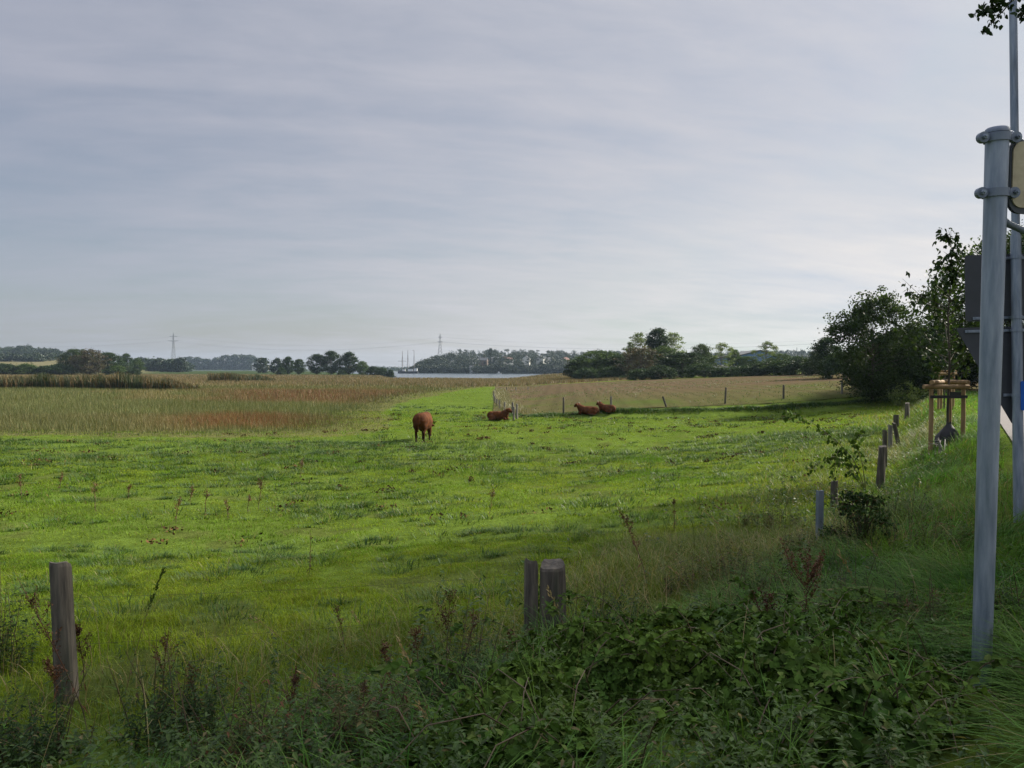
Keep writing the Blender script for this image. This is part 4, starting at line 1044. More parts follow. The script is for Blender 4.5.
# ------------------------------------------------------------------ road sign posts at the right
def rot_about(v): return v
def mirror_post():
    b = at(981, 686); D = b.y
    topv = ray(997.5, 128); s = (D-.10)/topv.y; top = Vector((topv.x*s, D-.10, EYE[2]+topv.z*s))
    ax = (top-b).normalized(); Ln = (top-b).length
    o = thing('sign_post', 'thick galvanised sign post with two clamps in the right foreground', 'sign post', b)
    q = Vector((0, 0, 1)).rotation_difference(ax); o.rotation_mode = 'QUATERNION'; o.rotation_quaternion = q
    r0, r1 = 8.8/FPX*D, 10.3/FPX*D
    m_ = MB(); m_.tube([(0, 0, -.3), (0, 0, 0), (0, 0, Ln*.5), (0, 0, Ln-.03)], [r0, r0, (r0+r1)/2, r1], 32); link('pole', m_.mesh('pole', M['steel'], True), o)
    m_ = MB(); m_.tube([(0, 0, Ln-.028), (0, 0, Ln-.006), (0, 0, Ln)], [r1*1.03, r1*1.03, r1*.9], 32); link('cap', m_.mesh('cap', M['steel_old'], True), o)
    for dz in (-.055, -.353):
        z = Ln+dz
        c = MB(); k = 30; V = []
        for i in range(k):
            a = i*2*math.pi/k
            for (rr, zz) in ((r1*1.02, -.022), (r1*1.14, -.022), (r1*1.14, .022), (r1*1.02, .022)): V.append((rr*math.cos(a), rr*math.sin(a), z+zz))
        F = [(i*4+j, ((i+1) % k)*4+j, ((i+1) % k)*4+(j+1) % 4, i*4+(j+1) % 4) for i in range(k) for j in range(4)]
        c.add(V, F)
        for s_ in (-1, 1):
            n_ = 14; c.plate([(.030*math.cos(t), .030*math.sin(t)) for t in np.linspace(0, 2*math.pi, n_, endpoint=False)], .03, (1, 0, 0), (0, 0, 1), (s_*(r1*1.14+.022), -r1*.25, z))
        ob = link('clamp', c.mesh('clamp', M['steel_old'], False), o)
        for s_ in (-1, 1):
            bt = MB(); n_ = 6; bt.plate([(.013*math.cos(t), .013*math.sin(t)) for t in np.linspace(0, 2*math.pi, n_, endpoint=False)], .02, (1, 0, 0), (0, 0, 1), (s_*(r1*1.14+.024), -r1*.25-.024, z))
            bt.tube([(s_*(r1*1.14+.024), -r1*.25-.036, z), (s_*(r1*1.14+.024), -r1*.25-.044, z)], .007, 8); link('bolt', bt.mesh('bolt', M['steel']), ob)
    # bent tube that carries the yellowed panel
    t = MB()
    zt, zb = Ln-.02, Ln-.52
    t.tube([(r1*.6, .05, zt), (r1+.05, .06, zt+.005), (r1+.14, .08, zt-.05), (r1+.32, .12, zt-.14), (r1+.5, .2, zt-.16)], .020, 12)
    t.tube([(r1*.4, .05, zb+.12), (r1*.95, .05, zb+.05), (r1+.05, .055, zb+.01), (r1+.15, .08, zb-.02), (r1+.5, .2, zb-.05)], .020, 12)
    link('bracket_tube', t.mesh('bracket_tube', M['steel_old'], True), o)
    # panel: rounded tray with a dark rim
    def rr(w, h, r, n=6):
        P = []
        for (cx, cy, a0) in ((w-r, h-r, 0), (r, h-r, 90), (r, r, 180), (w-r, r, 270)):
            for k in range(n+1): a = R(a0+90*k/n); P.append((cx+r*math.cos(a), cy+r*math.sin(a)))
        return P
    U = np.array([math.cos(.2), math.sin(.2), 0]); Z = np.array([0, 0, 1.0]); Nn = np.cross(U, Z)
    org = np.array([r1+.012, .005, Ln-.46])
    rim = MB(); rim.plate(rr(.62, .40, .07), .02, U, Z, org); pr = link('panel_rim', rim.mesh('panel_rim', M['darkgrey']), o)
    f = MB(); f.plate([(a+.012, b_+.03) for a, b_ in rr(.596, .358, .06)], .012, U, Z, org+Nn*.012); link('panel_face', f.mesh('panel_face', M['yellowed']), o)
mirror_post()
def traffic_post():
    D = 7.0; b = at(1019, 522); D = b.y
    o = thing('traffic_sign_post', 'tall thin post with the dark backs of a square and a triangular sign', 'traffic sign', b)
    tv = ray(1013, 0); s = D/tv.y; top = Vector((tv.x*s, D, EYE[2]+tv.z*s)); ax = (top-b)
    o.rotation_mode = 'QUATERNION'; o.rotation_quaternion = Vector((0, 0, 1)).rotation_difference(ax.normalized())
    Ln = ax.length+.7
    def zat(py):
        v = ray(1017, py); return EYE[2]+v.z/v.y*D-b.z
    k = D/FPX
    m_ = MB(); m_.tube([(0, 0, -.3), (0, 0, zat(425)), (0, 0, zat(235))], [4.9*k, 4.8*k, 4.6*k], 24); m_.tube([(0, 0, zat(235)+.001), (0, 0, Ln)], [3.7*k, 3.4*k], 24)
    link('pole', m_.mesh('pole', M['steel'], True), o)
    def rounded(pts, r, n=5):
        pts = [np.array(p, float) for p in pts]; out_ = []
        for i in range(len(pts)):
            a, c, b2 = pts[i-1], pts[i], pts[(i+1) % len(pts)]
            u1 = (a-c)/np.linalg.norm(a-c); u2 = (b2-c)/np.linalg.norm(b2-c)
            p1 = c+u1*r; p2 = c+u2*r
            for t in np.linspace(0, 1, n): out_.append(tuple((1-t)**2*p1+2*t*(1-t)*c+t*t*p2))
        return out_
    w = 47*k; yb = -.075
    sq = MB(); z0, z1 = zat(320), zat(253); sq.plate(rounded([(-w, z0), (w, z0), (w, z1), (-w, z1)], .04), .004, (1, 0, 0), (0, 0, 1), (0, .085, 0)); link('square_panel', sq.mesh('square_panel', M['signback']), o)
    tr = MB(); tw = 57*k; z1 = zat(326); z0 = z1-2*tw*.88; tr.plate(rounded([(0, z0), (tw, z1), (-tw, z1)], .05), .004, (1, 0, 0), (0, 0, 1), (0, .087, 0)); link('triangle_panel', tr.mesh('triangle_panel', M['signback']), o)
    for (py, hw) in ((257, 30), (317, 40), (330, 48), (395, 10)):
        c = MB(); z = zat(py); c.box((0, .075, z), (2*hw*k, .012, .034)); c.box((-hw*k*.5, .067, z), (hw*k*.9, .006, .018))
        ob = link('rail', c.mesh('rail', M['steel']), o)
        q = MB(); q.tube([(0, 0, z-.018), (0, 0, z+.018)], [5.3*k, 5.3*k], 20, True); link('clamp', q.mesh('clamp', M['steel'], False), ob)
    bl = MB(); bl.plate(rounded([(0, zat(410)), (.30, zat(410)), (.30, zat(381)), (0, zat(381))], .02), .008, (math.cos(.3), -math.sin(.3), 0), (0, 0, 1), (-.005, -.065, 0)); link('blue_plate', bl.mesh('blue_plate', M['blue']), o)
traffic_post()

# ------------------------------------------------------------------ far things: ship, pylons, houses, hall
def ship():
    D = 690; x0 = (398-512)/FPX*D; k = D/FPX
    o = thing('sailing_ship', 'three-masted ship with bare masts moored on the water before the wooded hill', 'ship', (x0, D, -.6))
    m_ = MB(); L = 20*k; n = 12; V = []
    for i in range(n+1):
        t = i/n; w = 2.4*math.sin(math.pi*min(1, .18+t*.95)**.8)**.6 if t < 1 else 1.5; w = max(w, .15); sh = .9*(abs(t-.55)*1.6)**2
        for (yy, zz) in ((-w*.75, -.3), (-w, 1.0), (-w*.98, 2.0+sh), (w*.98, 2.0+sh), (w, 1.0), (w*.75, -.3)): V.append((t*L, yy, zz))
    F = [(i*6+j, (i+1)*6+j, (i+1)*6+j+1, i*6+j+1) for i in range(n) for j in range(5)]
    m_.add(V, F); m_.add(V[:6], [(0, 1, 2, 3)]); m_.add(V[-6:], [(0, 1, 2, 3)]); link('hull', m_.mesh('hull', M['signback']), o)
    for (a, b_, h) in ((.22, .36, 1.7), (.5, .74, 2.0), (.8, .96, 2.6)):
        c = MB(); c.box(((a+b_)/2*L, 0, 2.1+h/2), ((b_-a)*L, 2.6, h)); d = link('deckhouse', c.mesh('deckhouse', M['white']), o)
        r_ = MB(); r_.box(((a+b_)/2*L, 0, 2.1+h+.12), ((b_-a)*L+.3, 2.9, .22)); link('roof', r_.mesh('roof', M['darkgrey']), d)
    for (t, top) in ((.215, 351), (.49, 350), (.80, 350.5)):
        c = MB(); zt = topz(top, D, 405)+.6; c.tube([(t*L, 0, 1.5), (t*L, 0, zt*.6), (t*L, 0, zt)], [.3, .26, .14], 8); mo = link('mast', c.mesh('mast', M['greywood'], True), o)
        r_ = MB()
        for s in (-1, 1): r_.tube([(t*L+s*1.8, 1.8, 2.4), (t*L, 0, zt*.85)], .05, 4)
        link('rigging', r_.mesh('rigging', M['darkgrey']), mo)
        if t < .3: y_ = MB(); y_.tube([(t*L-4, 0, zt*.55), (t*L+3.6, 0, zt*.55)], .16, 6); link('yard', y_.mesh('yard', M['greywood']), mo)
        if t > .7: y_ = MB(); y_.tube([(t*L-1.3, 0, zt+.1), (t*L, 0, zt-.2)], .2, 6); link('spar', y_.mesh('spar', M['greywood']), mo)
ship()
M['pylon'] = surf('pylon_steel', (.16, .17, .18), (.2, .21, .22), .5, rough=.6, metal=.3, bump=0)
def pylon(px, D, topy, label, arms, foot):
    p = atD(px, D); hh = topz(topy, D, px)-p.z; o = thing('power_pylon', label, 'pylon', p)
    m_ = MB(); cs = [(-1, -1), (1, -1), (1, 1), (-1, 1)]; N = 8
    for (a, b_) in cs:
        m_.tube([(a*foot, b_*foot, 0), (a*foot*.35, b_*foot*.35, hh*.6), (a*.35, b_*.35, hh*.97)], [.26, .22, .2], 4)
    for i in range(N):
        z0 = hh*.9*i/N; z1 = hh*.9*(i+1)/N
        f = lambda z: np.interp(z, [0, hh*.6, hh], [foot, foot*.35, .3])
        for j in range(4):
            a = cs[j]; b_ = cs[(j+1) % 4]
            m_.tube([(a[0]*f(z0), a[1]*f(z0), z0), (b_[0]*f(z1), b_[1]*f(z1), z1)], .09, 4); m_.tube([(b_[0]*f(z0), b_[1]*f(z0), z0), (a[0]*f(z1), a[1]*f(z1), z1)], .14, 4)
    m_.tube([(0, 0, hh*.9), (0, 0, hh)], .35, 4)
    link('tower', m_.mesh('tower', M['pylon']), o)
    for (z, w) in arms:
        c = MB(); c.tube([(-w, 0, hh*z), (0, 0, hh*z+.5), (w, 0, hh*z)], .24, 4); c.tube([(-w, 0, hh*z), (0, 0, hh*z-1.2), (w, 0, hh*z)], .14, 4); link('cross_arm', c.mesh('cross_arm', M['pylon']), o)
    return p, hh
p1_, h1_ = pylon(173.5, 1250, 332.5, 'lattice pylon with two cross arms above the left tree row', [(.78, 9), (.90, 6.5), ], 4)
p2_, h2_ = pylon(440, 1150, 333.5, 'lattice pylon rising from the wooded hill behind the ship', [(.72, 4.2), (.88, 3.2)], 4.5)
def cable(a, b, sag, n=40):
    a = np.array(a, float); b = np.array(b, float); t = np.linspace(0, 1, n)[:, None]
    P = a+(b-a)*t; P[:, 2] -= (sag*4*t*(1-t))[:, 0]
    m_ = MB(); m_.tube(P, .05, 4, False); tag(link('power_cable', m_.mesh('power_cable', M['pylon'])), 'thin power cable strung past the two pylons', 'cable', 'power cables')
A = np.array(p1_); B = np.array(p2_)
for (za, zb, o1, o2) in ((.78, .72, 9, 4), (.90, .88, 6.5, 3), (.78, .72, -9, -4)):
    cable(A+[o1, 0, h1_*za], B+[o2, 0, h2_*zb], 14)
    cable(B+[o2, 0, h2_*zb], (560, 900, 52+30*(za-.78)), 16)
    cable(A+[o1, 0, h1_*za], (-1100, 1300, h1_*za+8), 14)
M['render'] = surf('pale_render', (.55, .54, .5), (.66, .65, .6), .5, rough=.8, bump=0)
M['brick'] = surf('red_brick', (.085, .062, .05), (.11, .08, .062), .8, rough=.85, bump=0)
M['tile'] = surf('red_tile', (.10, .05, .04), (.14, .065, .05), .6, rough=.8, bump=0)
M['slate'] = surf('slate', (.05, .055, .06), (.08, .085, .09), .6, rough=.7, bump=0)
M['glass'] = surf('dark_glass', (.02, .025, .03), (.04, .045, .05), .6, rough=.15, bump=0)
M['hallblue'] = surf('blue_cladding', (.10, .18, .36), (.12, .21, .41), 2, (1, 1, .1), .55, bump=0)
def house(px, D, basey, w, h, wall, roof, label, rz=0, depth=8, name='house', rh=None):
    p = atD(px, D)
    if basey is not None: D -= 18; p = atD(px, D); p.z = topz(basey, D, px)-1.2; w *= .8; h *= .9
    o = thing(name, label, 'house', p, rz); rh = rh or w*.38
    m_ = MB(); m_.box((0, 0, h/2-1.5), (w, depth, h+3)); 
    for s in (-1, 1):   # gable ends
        m_.add([(s*(w/2-.01), -depth/2+.02, h-.01), (s*(w/2-.01), depth/2-.02, h-.01), (s*(w/2-.01), 0, h+rh-.1)], [(0, 1, 2)])
    wl_ = link('wall', m_.mesh('wall', M[wall]), o)
    r_ = MB(); e = .4
    for s in (-1, 1):
        a = np.array([(-w/2-e, s*(depth/2+e), h-.15), (w/2+e, s*(depth/2+e), h-.15), (w/2+e, 0, h+rh), (-w/2-e, 0, h+rh)]); n_ = np.array([0, 0, .3])
        r_.add(np.vstack([a, a+n_]), [(0, 1, 2, 3), (4, 5, 6, 7), (0, 1, 5, 4), (1, 2, 6, 5), (2, 3, 7, 6), (3, 0, 4, 7)])
    rf = link('roof', r_.mesh('roof', M[roof]), o)
    c = MB(); c.box((w*.2, 0, h+rh+.3), (.8, .8, 1.4)); link('chimney', c.mesh('chimney', M['brick']), rf)
    for xx in (-.27, .27):
        c = MB(); c.box((xx*w, -depth/2-.03, h*.55), (w*.2, .1, h*.4)); link('window', c.mesh('window', M['glass']), o)
    return o
for (px, D, by, w, h, wa, ro, rz, lb) in (
    (472.5, 800, 365, 7, 6, 'render', 'slate', .2, 'white house at the left end of the row across the water'),
    (483, 810, 364.5, 12, 6, 'brick', 'slate', -.2, 'brick house left of the slim poplar across the water'),
    (495, 805, 364, 9, 6, 'render', 'slate', .1, 'white house right of the slim poplar across the water'),
    (507.5, 815, 363.5, 11, 6, 'render', 'tile', .5, 'red roofed house in the middle of the row across the water'),
    (526, 820, 364, 10, 7.5, 'render', 'slate', 1.4, 'tall white gabled house across the water, right of the red roof'),
    (541, 815, 364, 11, 7.5, 'render', 'slate', 1.2, 'wide white gabled house across the water'),
    (547, 835, 364, 8, 6, 'render', 'slate', .2, 'small grey roofed house touching the wide white gabled one'),
    (565, 840, 364, 9, 6, 'brick', 'tile', .8, 'reddish house at the right end of the row across the water'),
    (471.5, 768, 370.2, 4, 3, 'white', 'slate', 0, 'little white boathouse near the shore across the water')):
    house(px, D, by, w, h, wa, ro, lb, rz, 8, 'house', 2.8)
house(257, 1420, None, 16, 5, 'render', 'slate', 'low white farmhouse among the distant trees on the left', .1, 9, 'farmhouse', 5)
house(266, 1400, None, 9, 5, 'render', 'slate', 'white barn beside the distant low farmhouse', .1, 9, 'barn', 3.5)
def boat():
    D = 700; x = (499-512)/FPX*D; o = thing('motor_boat', 'tiny white boat on the water below the slim poplar', 'boat', (x, D, -.6))
    m_ = MB(); m_.add([(-2.2, -.7, .8), (1.6, -.8, .7), (2.6, 0, .95), (1.6, .8, .7), (-2.2, .7, .8), (-2.0, -.5, -.1), (1.5, -.5, -.1), (2.1, 0, 0), (1.5, .5, -.1), (-2.0, .5, -.1)], [(0, 1, 6, 5), (1, 2, 7, 6), (2, 3, 8, 7), (3, 4, 9, 8), (4, 0, 5, 9)]); m_.add([(-2.2, -.7, .79), (1.6, -.8, .69), (2.6, 0, .94), (1.6, .8, .69), (-2.2, .7, .79)], [(0, 1, 4), (1, 3, 4), (1, 2, 3)])
    link('hull', m_.mesh('hull', M['white']), o); c = MB(); c.box((-.2, 0, 1.4), (1.5, 1.2, 1.2)); link('cabin', c.mesh('cabin', M['white']), o)
boat()
def hall(px, D, w, d, eave, ridge, wall, roof, label, band=False, rz=0.0):
    p = atD(px, D); o = thing('industrial_hall', label, 'hall', p, rz)
    ze = topz(eave, D, px)-p.z; zr = topz(ridge, D, px)-p.z
    m_ = MB(); m_.box((0, 0, ze/2-.5), (w, d, ze+1))
    for s in (-1, 1): m_.add([(-w/2+.02, s*(d/2-.01), ze-.01), (w/2-.02, s*(d/2-.01), ze-.01), (0, s*(d/2-.01), zr-.1)], [(0, 1, 2)])
    link('wall', m_.mesh('wall', M[wall]), o)
    r_ = MB()
    for s in (-1, 1):
        a = np.array([(s*(w/2+.4), -d/2-.3, ze-.05), (s*(w/2+.4), d/2+.3, ze-.05), (0, d/2+.3, zr), (0, -d/2-.3, zr)]); n_ = np.array([0, 0, .3]); r_.add(np.vstack([a, a+n_]), [(0, 1, 2, 3), (4, 5, 6, 7), (0, 1, 5, 4), (1, 2, 6, 5), (2, 3, 7, 6), (3, 0, 4, 7)])
    link('roof', r_.mesh('roof', M[roof]), o)
    if band: c = MB(); c.box((0, -d/2-.05, topz(367, D, px)-p.z), (w*.96, .1, 1.1)); link('window_band', c.mesh('window_band', M['white']), o)
hall(718, 225, 11, 16, 361.5, 357.5, 'hallblue', 'slate', 'low blue hall with a white window band behind the airy pale tree', True)
hall(750, 250, 15, 20, 357.5, 351.5, 'hallblue', 'slate', 'larger blue hall with a dark gable roof behind the trees')
def masts():
    D = 420; p = atD(800, D); o = thing('mast_group', 'thin masts with a cross bar above the hedge right of the halls', 'masts', p)
    for (px, ty) in ((796.5, 347.5), (800.5, 348.5), (804.5, 349.5)):
        c = MB(); x = (px-800)/FPX*D; c.tube([(x, 0, 0), (x, 0, topz(ty, D, px)-p.z)], .14, 5); link('mast', c.mesh('mast', M['pylon']), o)
    c = MB(); z = topz(355.5, D, 800)-p.z; c.tube([(-3, .2, z), (3.4, .2, z)], .16, 5); link('cross_bar', c.mesh('cross_bar', M['pylon']), o)
masts()

# ------------------------------------------------------------------ foreground growth
def plants(mb, x, y, h, rs, m=16, leaf=(.05, .09), asp=.45, lean=.25, lift=0):
    n = len(x); P0 = np.stack([x, y, height(x, y)-.02+lift], 1)
    la = rs.uniform(0, 6.28, n); lv = np.stack([np.cos(la), np.sin(la)], 1)*(lean*h*rs.rand(n))[:, None]
    s = np.tile(np.linspace(.18, 1.0, m), n)+rs.normal(size=n*m)*.03
    q = np.repeat(P0, m, 0).copy(); q[:, :2] += np.repeat(lv, m, 0)*(s**1.6)[:, None]; q[:, 2] += np.repeat(h, m)*s
    a = np.tile(np.arange(m)*2.4, n)+np.repeat(rs.uniform(0, 6.28, n), m)+rs.normal(size=n*m)*.4
    D = np.stack([np.cos(a), np.sin(a), rs.uniform(-.5, .45, n*m)], 1)
    N = np.stack([-.4*np.cos(a), -.4*np.sin(a), np.ones(n*m)], 1)+rs.normal(size=(n*m, 3))*.25
    sz = rs.uniform(leaf[0], leaf[1], n*m)*(1.15-.6*np.abs(s-.45))
    leaves(mb, q, sz, sz*asp, D, N, .15, .3)
    blades(mb, P0, h*1.02, np.full(n, leaf[0]*.13), la, np.full(n, lean*.6), 3, rs=rs)
BL = [(q_, r*q_.y/4.0, h*min(1.25, q_.y/4.4)) for q_, r, h in ((at(px, py), r, h) for px, py, r, h in ((470, 765, .45, .30), (545, 730, .5, .36), (600, 690, .55, .36), (585, 690, .4, .26), (655, 700, .6, .36), (690, 668, .6, .30), (735, 668, .5, .26), (800, 665, .5, .24), (850, 690, .5, .3), (760, 720, .55, .36), (840, 740, .5, .38), (660, 765, .5, .38), (560, 768, .45, .36), (740, 768, .4, .34), (640, 665, .4, .25), (835, 660, .4, .2), (895, 720, .4, .26)))]
def mound(x, y):
    z = np.zeros(len(x))
    for (p, r, h) in BL:
        q = 1-((x-p.x)**2+(y-p.y)**2)/(r*r); z = np.maximum(z, h*np.sqrt(np.clip(q, 0, 1)))
    return z*np.clip(2.5*fbm(x*1.3, y*1.3, 120, 4)-.65, .05, 1.1)*1.05
def bramble():
    rs = np.random.RandomState(130); mb = MB()
    n = 75000; x = rs.uniform(-1.2, 4.4, n); y = rs.uniform(2.3, 9, n); z = mound(x, y); k = (z > .04) & (rs.rand(n) < .62)
    x = x[k]; y = y[k]; z = z[k]; n = len(x)
    e = .06; gx = (mound(x+e, y)-z)/e; gy = (mound(x, y+e)-z)/e
    N = unit(np.stack([-gx, -gy, np.ones(n)*1.1], 1)+rs.normal(size=(n, 3))*.6)
    P = np.stack([x, y, height(x, y)+z*(1-.5*rs.rand(n)**2.2)+.02], 1)
    big = .75+.6*fbm(x*1.4, y*1.4, 131, 2)
    L = (.026+.05*rs.rand(n)**1.4)*big
    a = rs.uniform(0, 6.28, n); D = np.stack([np.cos(a), np.sin(a), rs.uniform(-.6, .1, n)], 1); D = unit(D-N*np.sum(D*N, 1)[:, None]*.7)
    leaves(mb, P, L, L*.72, D, N, .14, .25)
    S = unit(np.cross(D, N))
    for s in (-1, 1): leaves(mb, P-D*.01, L*.82, L*.58, unit(D*.35+S*s), N, .14, .25)
    # leaves creeping up the split posts
    for (px, py, nn, sx, sz) in ((548, 600, 50, .05, .10), (541, 625, 110, .035, .13), (541, 600, 50, .03, .08), (580, 652, 110, .12, .07)):
        p = at(px, 640); c = np.array([(px-512)/FPX*(p.y-.14), p.y-.14, topz(py, p.y-.14, px)])
        q = c+rs.normal(size=(nn, 3))*np.array([sx, .05, sz]); leaves(mb, q, rs.uniform(.03, .055, nn), rs.uniform(.02, .035, nn), rs.normal(size=(nn, 3))-np.array([0, 0, .6]), rs.normal(size=(nn, 3))*.5+np.array([0, -.8, .6]))
    tag(link('bramble_thicket', mb.mesh('bramble_thicket', M['bramble'])), 'dense dark green bramble thicket filling the middle and right foreground', 'brambles', kind='stuff')
    # arching canes with their own leaves, and grass growing up through the thicket
    up = MB(); lf = MB()
    for i in range(46):
        k = rs.randint(0, n); p0 = np.array([x[k], y[k], float(height(x[k:k+1], y[k:k+1])[0])+z[k]*.7]); a = rs.uniform(0, 6.28); l = rs.uniform(.35, .8); hgt = rs.uniform(.18, .42)
        d2 = np.array([math.cos(a), math.sin(a), 0]); q1 = p0+d2*l*.35+np.array([0, 0, hgt*1.5]); q2 = p0+d2*l+np.array([0, 0, hgt*.5])
        t = np.linspace(0, 1, 9)[:, None]; Cc = (1-t)**2*p0+2*t*(1-t)*q1+t*t*q2; up.tube(Cc, np.linspace(.0038, .0015, 9), 5, False)
        m_ = 13; t = rs.uniform(.25, 1.0, m_)[:, None]; P_ = (1-t)**2*p0+2*t*(1-t)*q1+t*t*q2
        D_ = d2[None]*.3+rs.normal(size=(m_, 3))*.7; N_ = rs.normal(size=(m_, 3))*.5+np.array([0, 0, 1.0]); L_ = rs.uniform(.03, .065, m_)
        leaves(lf, P_, L_, L_*.7, D_, N_, .14, .3); S_ = unit(np.cross(unit(D_), N_))
        for s in (-1, 1): leaves(lf, P_, L_*.8, L_*.55, unit(unit(D_)*.35+S_*s), N_, .14, .3)
    tag(link('arching_canes', up.mesh('arching_canes', M['cane'], True)), 'young bramble canes arching above the thicket', 'canes', kind='stuff')
    tag(link('cane_leaves', lf.mesh('cane_leaves', M['bramble'])), 'leaves of the young canes arching above the bramble thicket', 'brambles', kind='stuff')
    gx_ = MB(); k = rs.randint(0, n, 2600); k = k[fbm(x[k]*1.7, y[k]*1.7, 160, 3) > .5]; m_ = len(k)
    blades(gx_, np.stack([x[k], y[k], height(x[k], y[k])], 1), z[k]+rs.uniform(.05, .38, m_), rs.uniform(.005, .010, m_), rs.uniform(0, 6.28, m_), rs.uniform(.2, 1.1, m_), 5, rs=rs)
    tag(link('thicket_grass', gx_.mesh('thicket_grass', M['verge'])), 'long grass blades growing up through the bramble thicket', 'grass', kind='stuff')
    c = MB()
    for i in range(60):
        k = rs.randint(0, n); p0 = P[k]-np.array([0, 0, z[k]*.6]); a = rs.uniform(0, 6.28); l = rs.uniform(.3, .8)
        c.tube([p0, p0+np.array([math.cos(a)*l*.4, math.sin(a)*l*.4, .22]), p0+np.array([math.cos(a)*l*.8, math.sin(a)*l*.8, .24]), p0+np.array([math.cos(a)*l*1.1, math.sin(a)*l*1.1, .08])], [.004, .0035, .003, .002], 5, False)
    tag(link('bramble_canes', c.mesh('bramble_canes', M['cane'], True)), 'thin reddish canes arching out of the bramble thicket', 'canes', kind='stuff')
bramble()
def weeds():
    rs = np.random.RandomState(140); mb = MB()
    # left and middle foreground: nettles and other broad-leaved weeds
    n = 3800; x = rs.uniform(-5.2, 4.2, n); y = rs.uniform(2.6, 7.2, n); d = fdist(x, y); pt = fbm(x*1.3, y*1.3, 141, 3)
    k = (d > -.5) & ~((np.abs(x-PLX*y) < .3) & (y > 5.1)) & (mound(x, y)*(.3+rs.rand(n)) < .16) & (rs.rand(n) < np.clip((pt-.33)*4, .03, 1)) & (rs.rand(n) < sstep(.1, 1.5, d+.9*(pt-.5)+.8*sstep(0, 1.2, x))*.96+.04); x = x[k]; y = y[k]
    plants(mb, x, y, rs.uniform(.14, .42, len(x))*(.5+.8*pt[k])*np.where(np.abs(x+2.95) < .35, .6, 1), rs, 20, (.022, .055), .42)
    n = 420; x = rs.uniform(-.6, 3.8, n); y = rs.uniform(3, 7.5, n); z = mound(x, y); pt = fbm(x*1.2, y*1.2, 149, 3)
    k = (z > .08) & (rs.rand(n) < np.clip((pt-.42)*5, .03, .9)); x = x[k]; y = y[k]
    plants(mb, x, y, z[k]+rs.uniform(.08, .32, len(x)), rs, 20, (.03, .065), .34)
    # along the foot of the bank, farther away
    n = 3000; x = rs.uniform(-1, 17, n); y = rs.uniform(6, 30, n); d = fdist(x, y); pt = fbm(x*.7, y*.7, 143, 3)
    k = (d > -2.2) & (d < 1.4) & (rs.rand(n) < np.clip((pt-.38)*4, .0, 1)) & (mound(x, y) < .05); x = x[k]; y = y[k]
    plants(mb, x, y, rs.uniform(.2, .55, len(x))*(.5+.9*pt[k]), rs, 12, (.05, .10), .45)
    # scattered in the grassy right foreground
    n = 500; x = rs.uniform(1.5, 6, n); y = rs.uniform(3, 9, n); pt = fbm(x*1.1, y*1.1, 147, 3)
    k = (rs.rand(n) < np.clip((pt-.5)*5, 0, .8)) & (mound(x, y) < .05); x = x[k]; y = y[k]
    plants(mb, x, y, rs.uniform(.2, .45, len(x)), rs, 14, (.04, .075), .5)
    tag(link('weeds', mb.mesh('weeds', M['nettle'])), 'nettles and broad-leaved weeds growing thickly along the foot of the bank', 'weeds', kind='stuff')
weeds()

def dock(px, py, top, seed, label, group=None, lean=0.0, spread=.28, nb=7, dens=34, mat='rust', name='dead_dock', stem='darkstem', sd=(.008, .018)):
    rs = np.random.RandomState(seed); p = at(px, py); hh = (py-top)/FPX*p.y
    st = MB(); sdm = MB()
    def Pm(s): return np.array([lean*hh*s**1.4, .02*math.sin(s*4+seed), hh*s])
    f = max(1.0, p.y/7)**.6
    st.tube([Pm(s) for s in np.linspace(-.05, .45, 5)], np.linspace(.0052, .0036, 5)*f, 5, False); sdm.tube([Pm(s) for s in np.linspace(.449, 1, 5)], np.linspace(.0036, .0016, 5)*f, 5, False)
    Q = []
    for k in range(nb):
        s = rs.uniform(.46, .9); a = rs.uniform(0, 6.28); l = spread*hh*rs.uniform(.5, 1.1)*(1.15-s)
        b = Pm(s); e = b+np.array([math.cos(a)*l*.8, math.sin(a)*l*.8, l*1.5]); m_ = (b+e)/2+np.array([math.cos(a), math.sin(a), 0])*l*.14
        sdm.tube([b, m_, e], [.0026*f, .002*f, .001*f], 4, False)
        t = rs.uniform(.2, 1.0, dens)[:, None]; Q.append((1-t)**2*b+2*t*(1-t)*m_+t*t*e+rs.normal(size=(dens, 3))*.012*f)
    t = rs.uniform(.45, 1.0, dens*2); Q.append(np.array([Pm(v_) for v_ in t])+rs.normal(size=(dens*2, 3))*.011*f)
    Q = np.concatenate(Q); quads(sdm, Q, rs.uniform(sd[0], sd[1], len(Q))*1.05*f, rs, asp=.8)
    # a few withered leaves low on the stem
    nl = 7; s = rs.uniform(.08, .5, nl); P = np.array([Pm(v_) for v_ in s]); a = rs.uniform(0, 6.28, nl); hh_ = min(hh, .5)
    leaves(sdm, P, rs.uniform(.08, .2, nl)*hh_, rs.uniform(.015, .035, nl)*hh_, np.stack([np.cos(a), np.sin(a), -rs.uniform(.3, 1.2, nl)], 1), rs.normal(size=(nl, 3))+np.array([0, 0, 1]), .3, .4)
    o = thing(name, label, 'plant', p, 0, group); link('stem', st.mesh('stem', M[stem], True), o); link('seed_head', sdm.mesh('seed_head', M[mat]), o)
    return o
M['weedmix'] = foliage('olive_weed', (.040, .060, .016), (.075, .085, .026), (.10, .05, .025), .2, scale=2.2, transl=.25, spec=.1, isl=.5, objv=0)
for i, (px, py, top, ln) in enumerate(((160, 728, 628, .1), (200, 735, 660, -.15), (288, 742, 668, .1), (395, 712, 640, -.2), (505, 690, 628, .1), (355, 735, 680, .2))):
    dock(px, py, top, 240+i, 'thin dark dead dock among the foreground weeds', 'thin dead docks in the foreground', ln, .3, 8, 26)
dock(84, 690, 622, 201, 'curled rust brown dock leaning against the lower left post', None, -.12, .30, 9, 60)
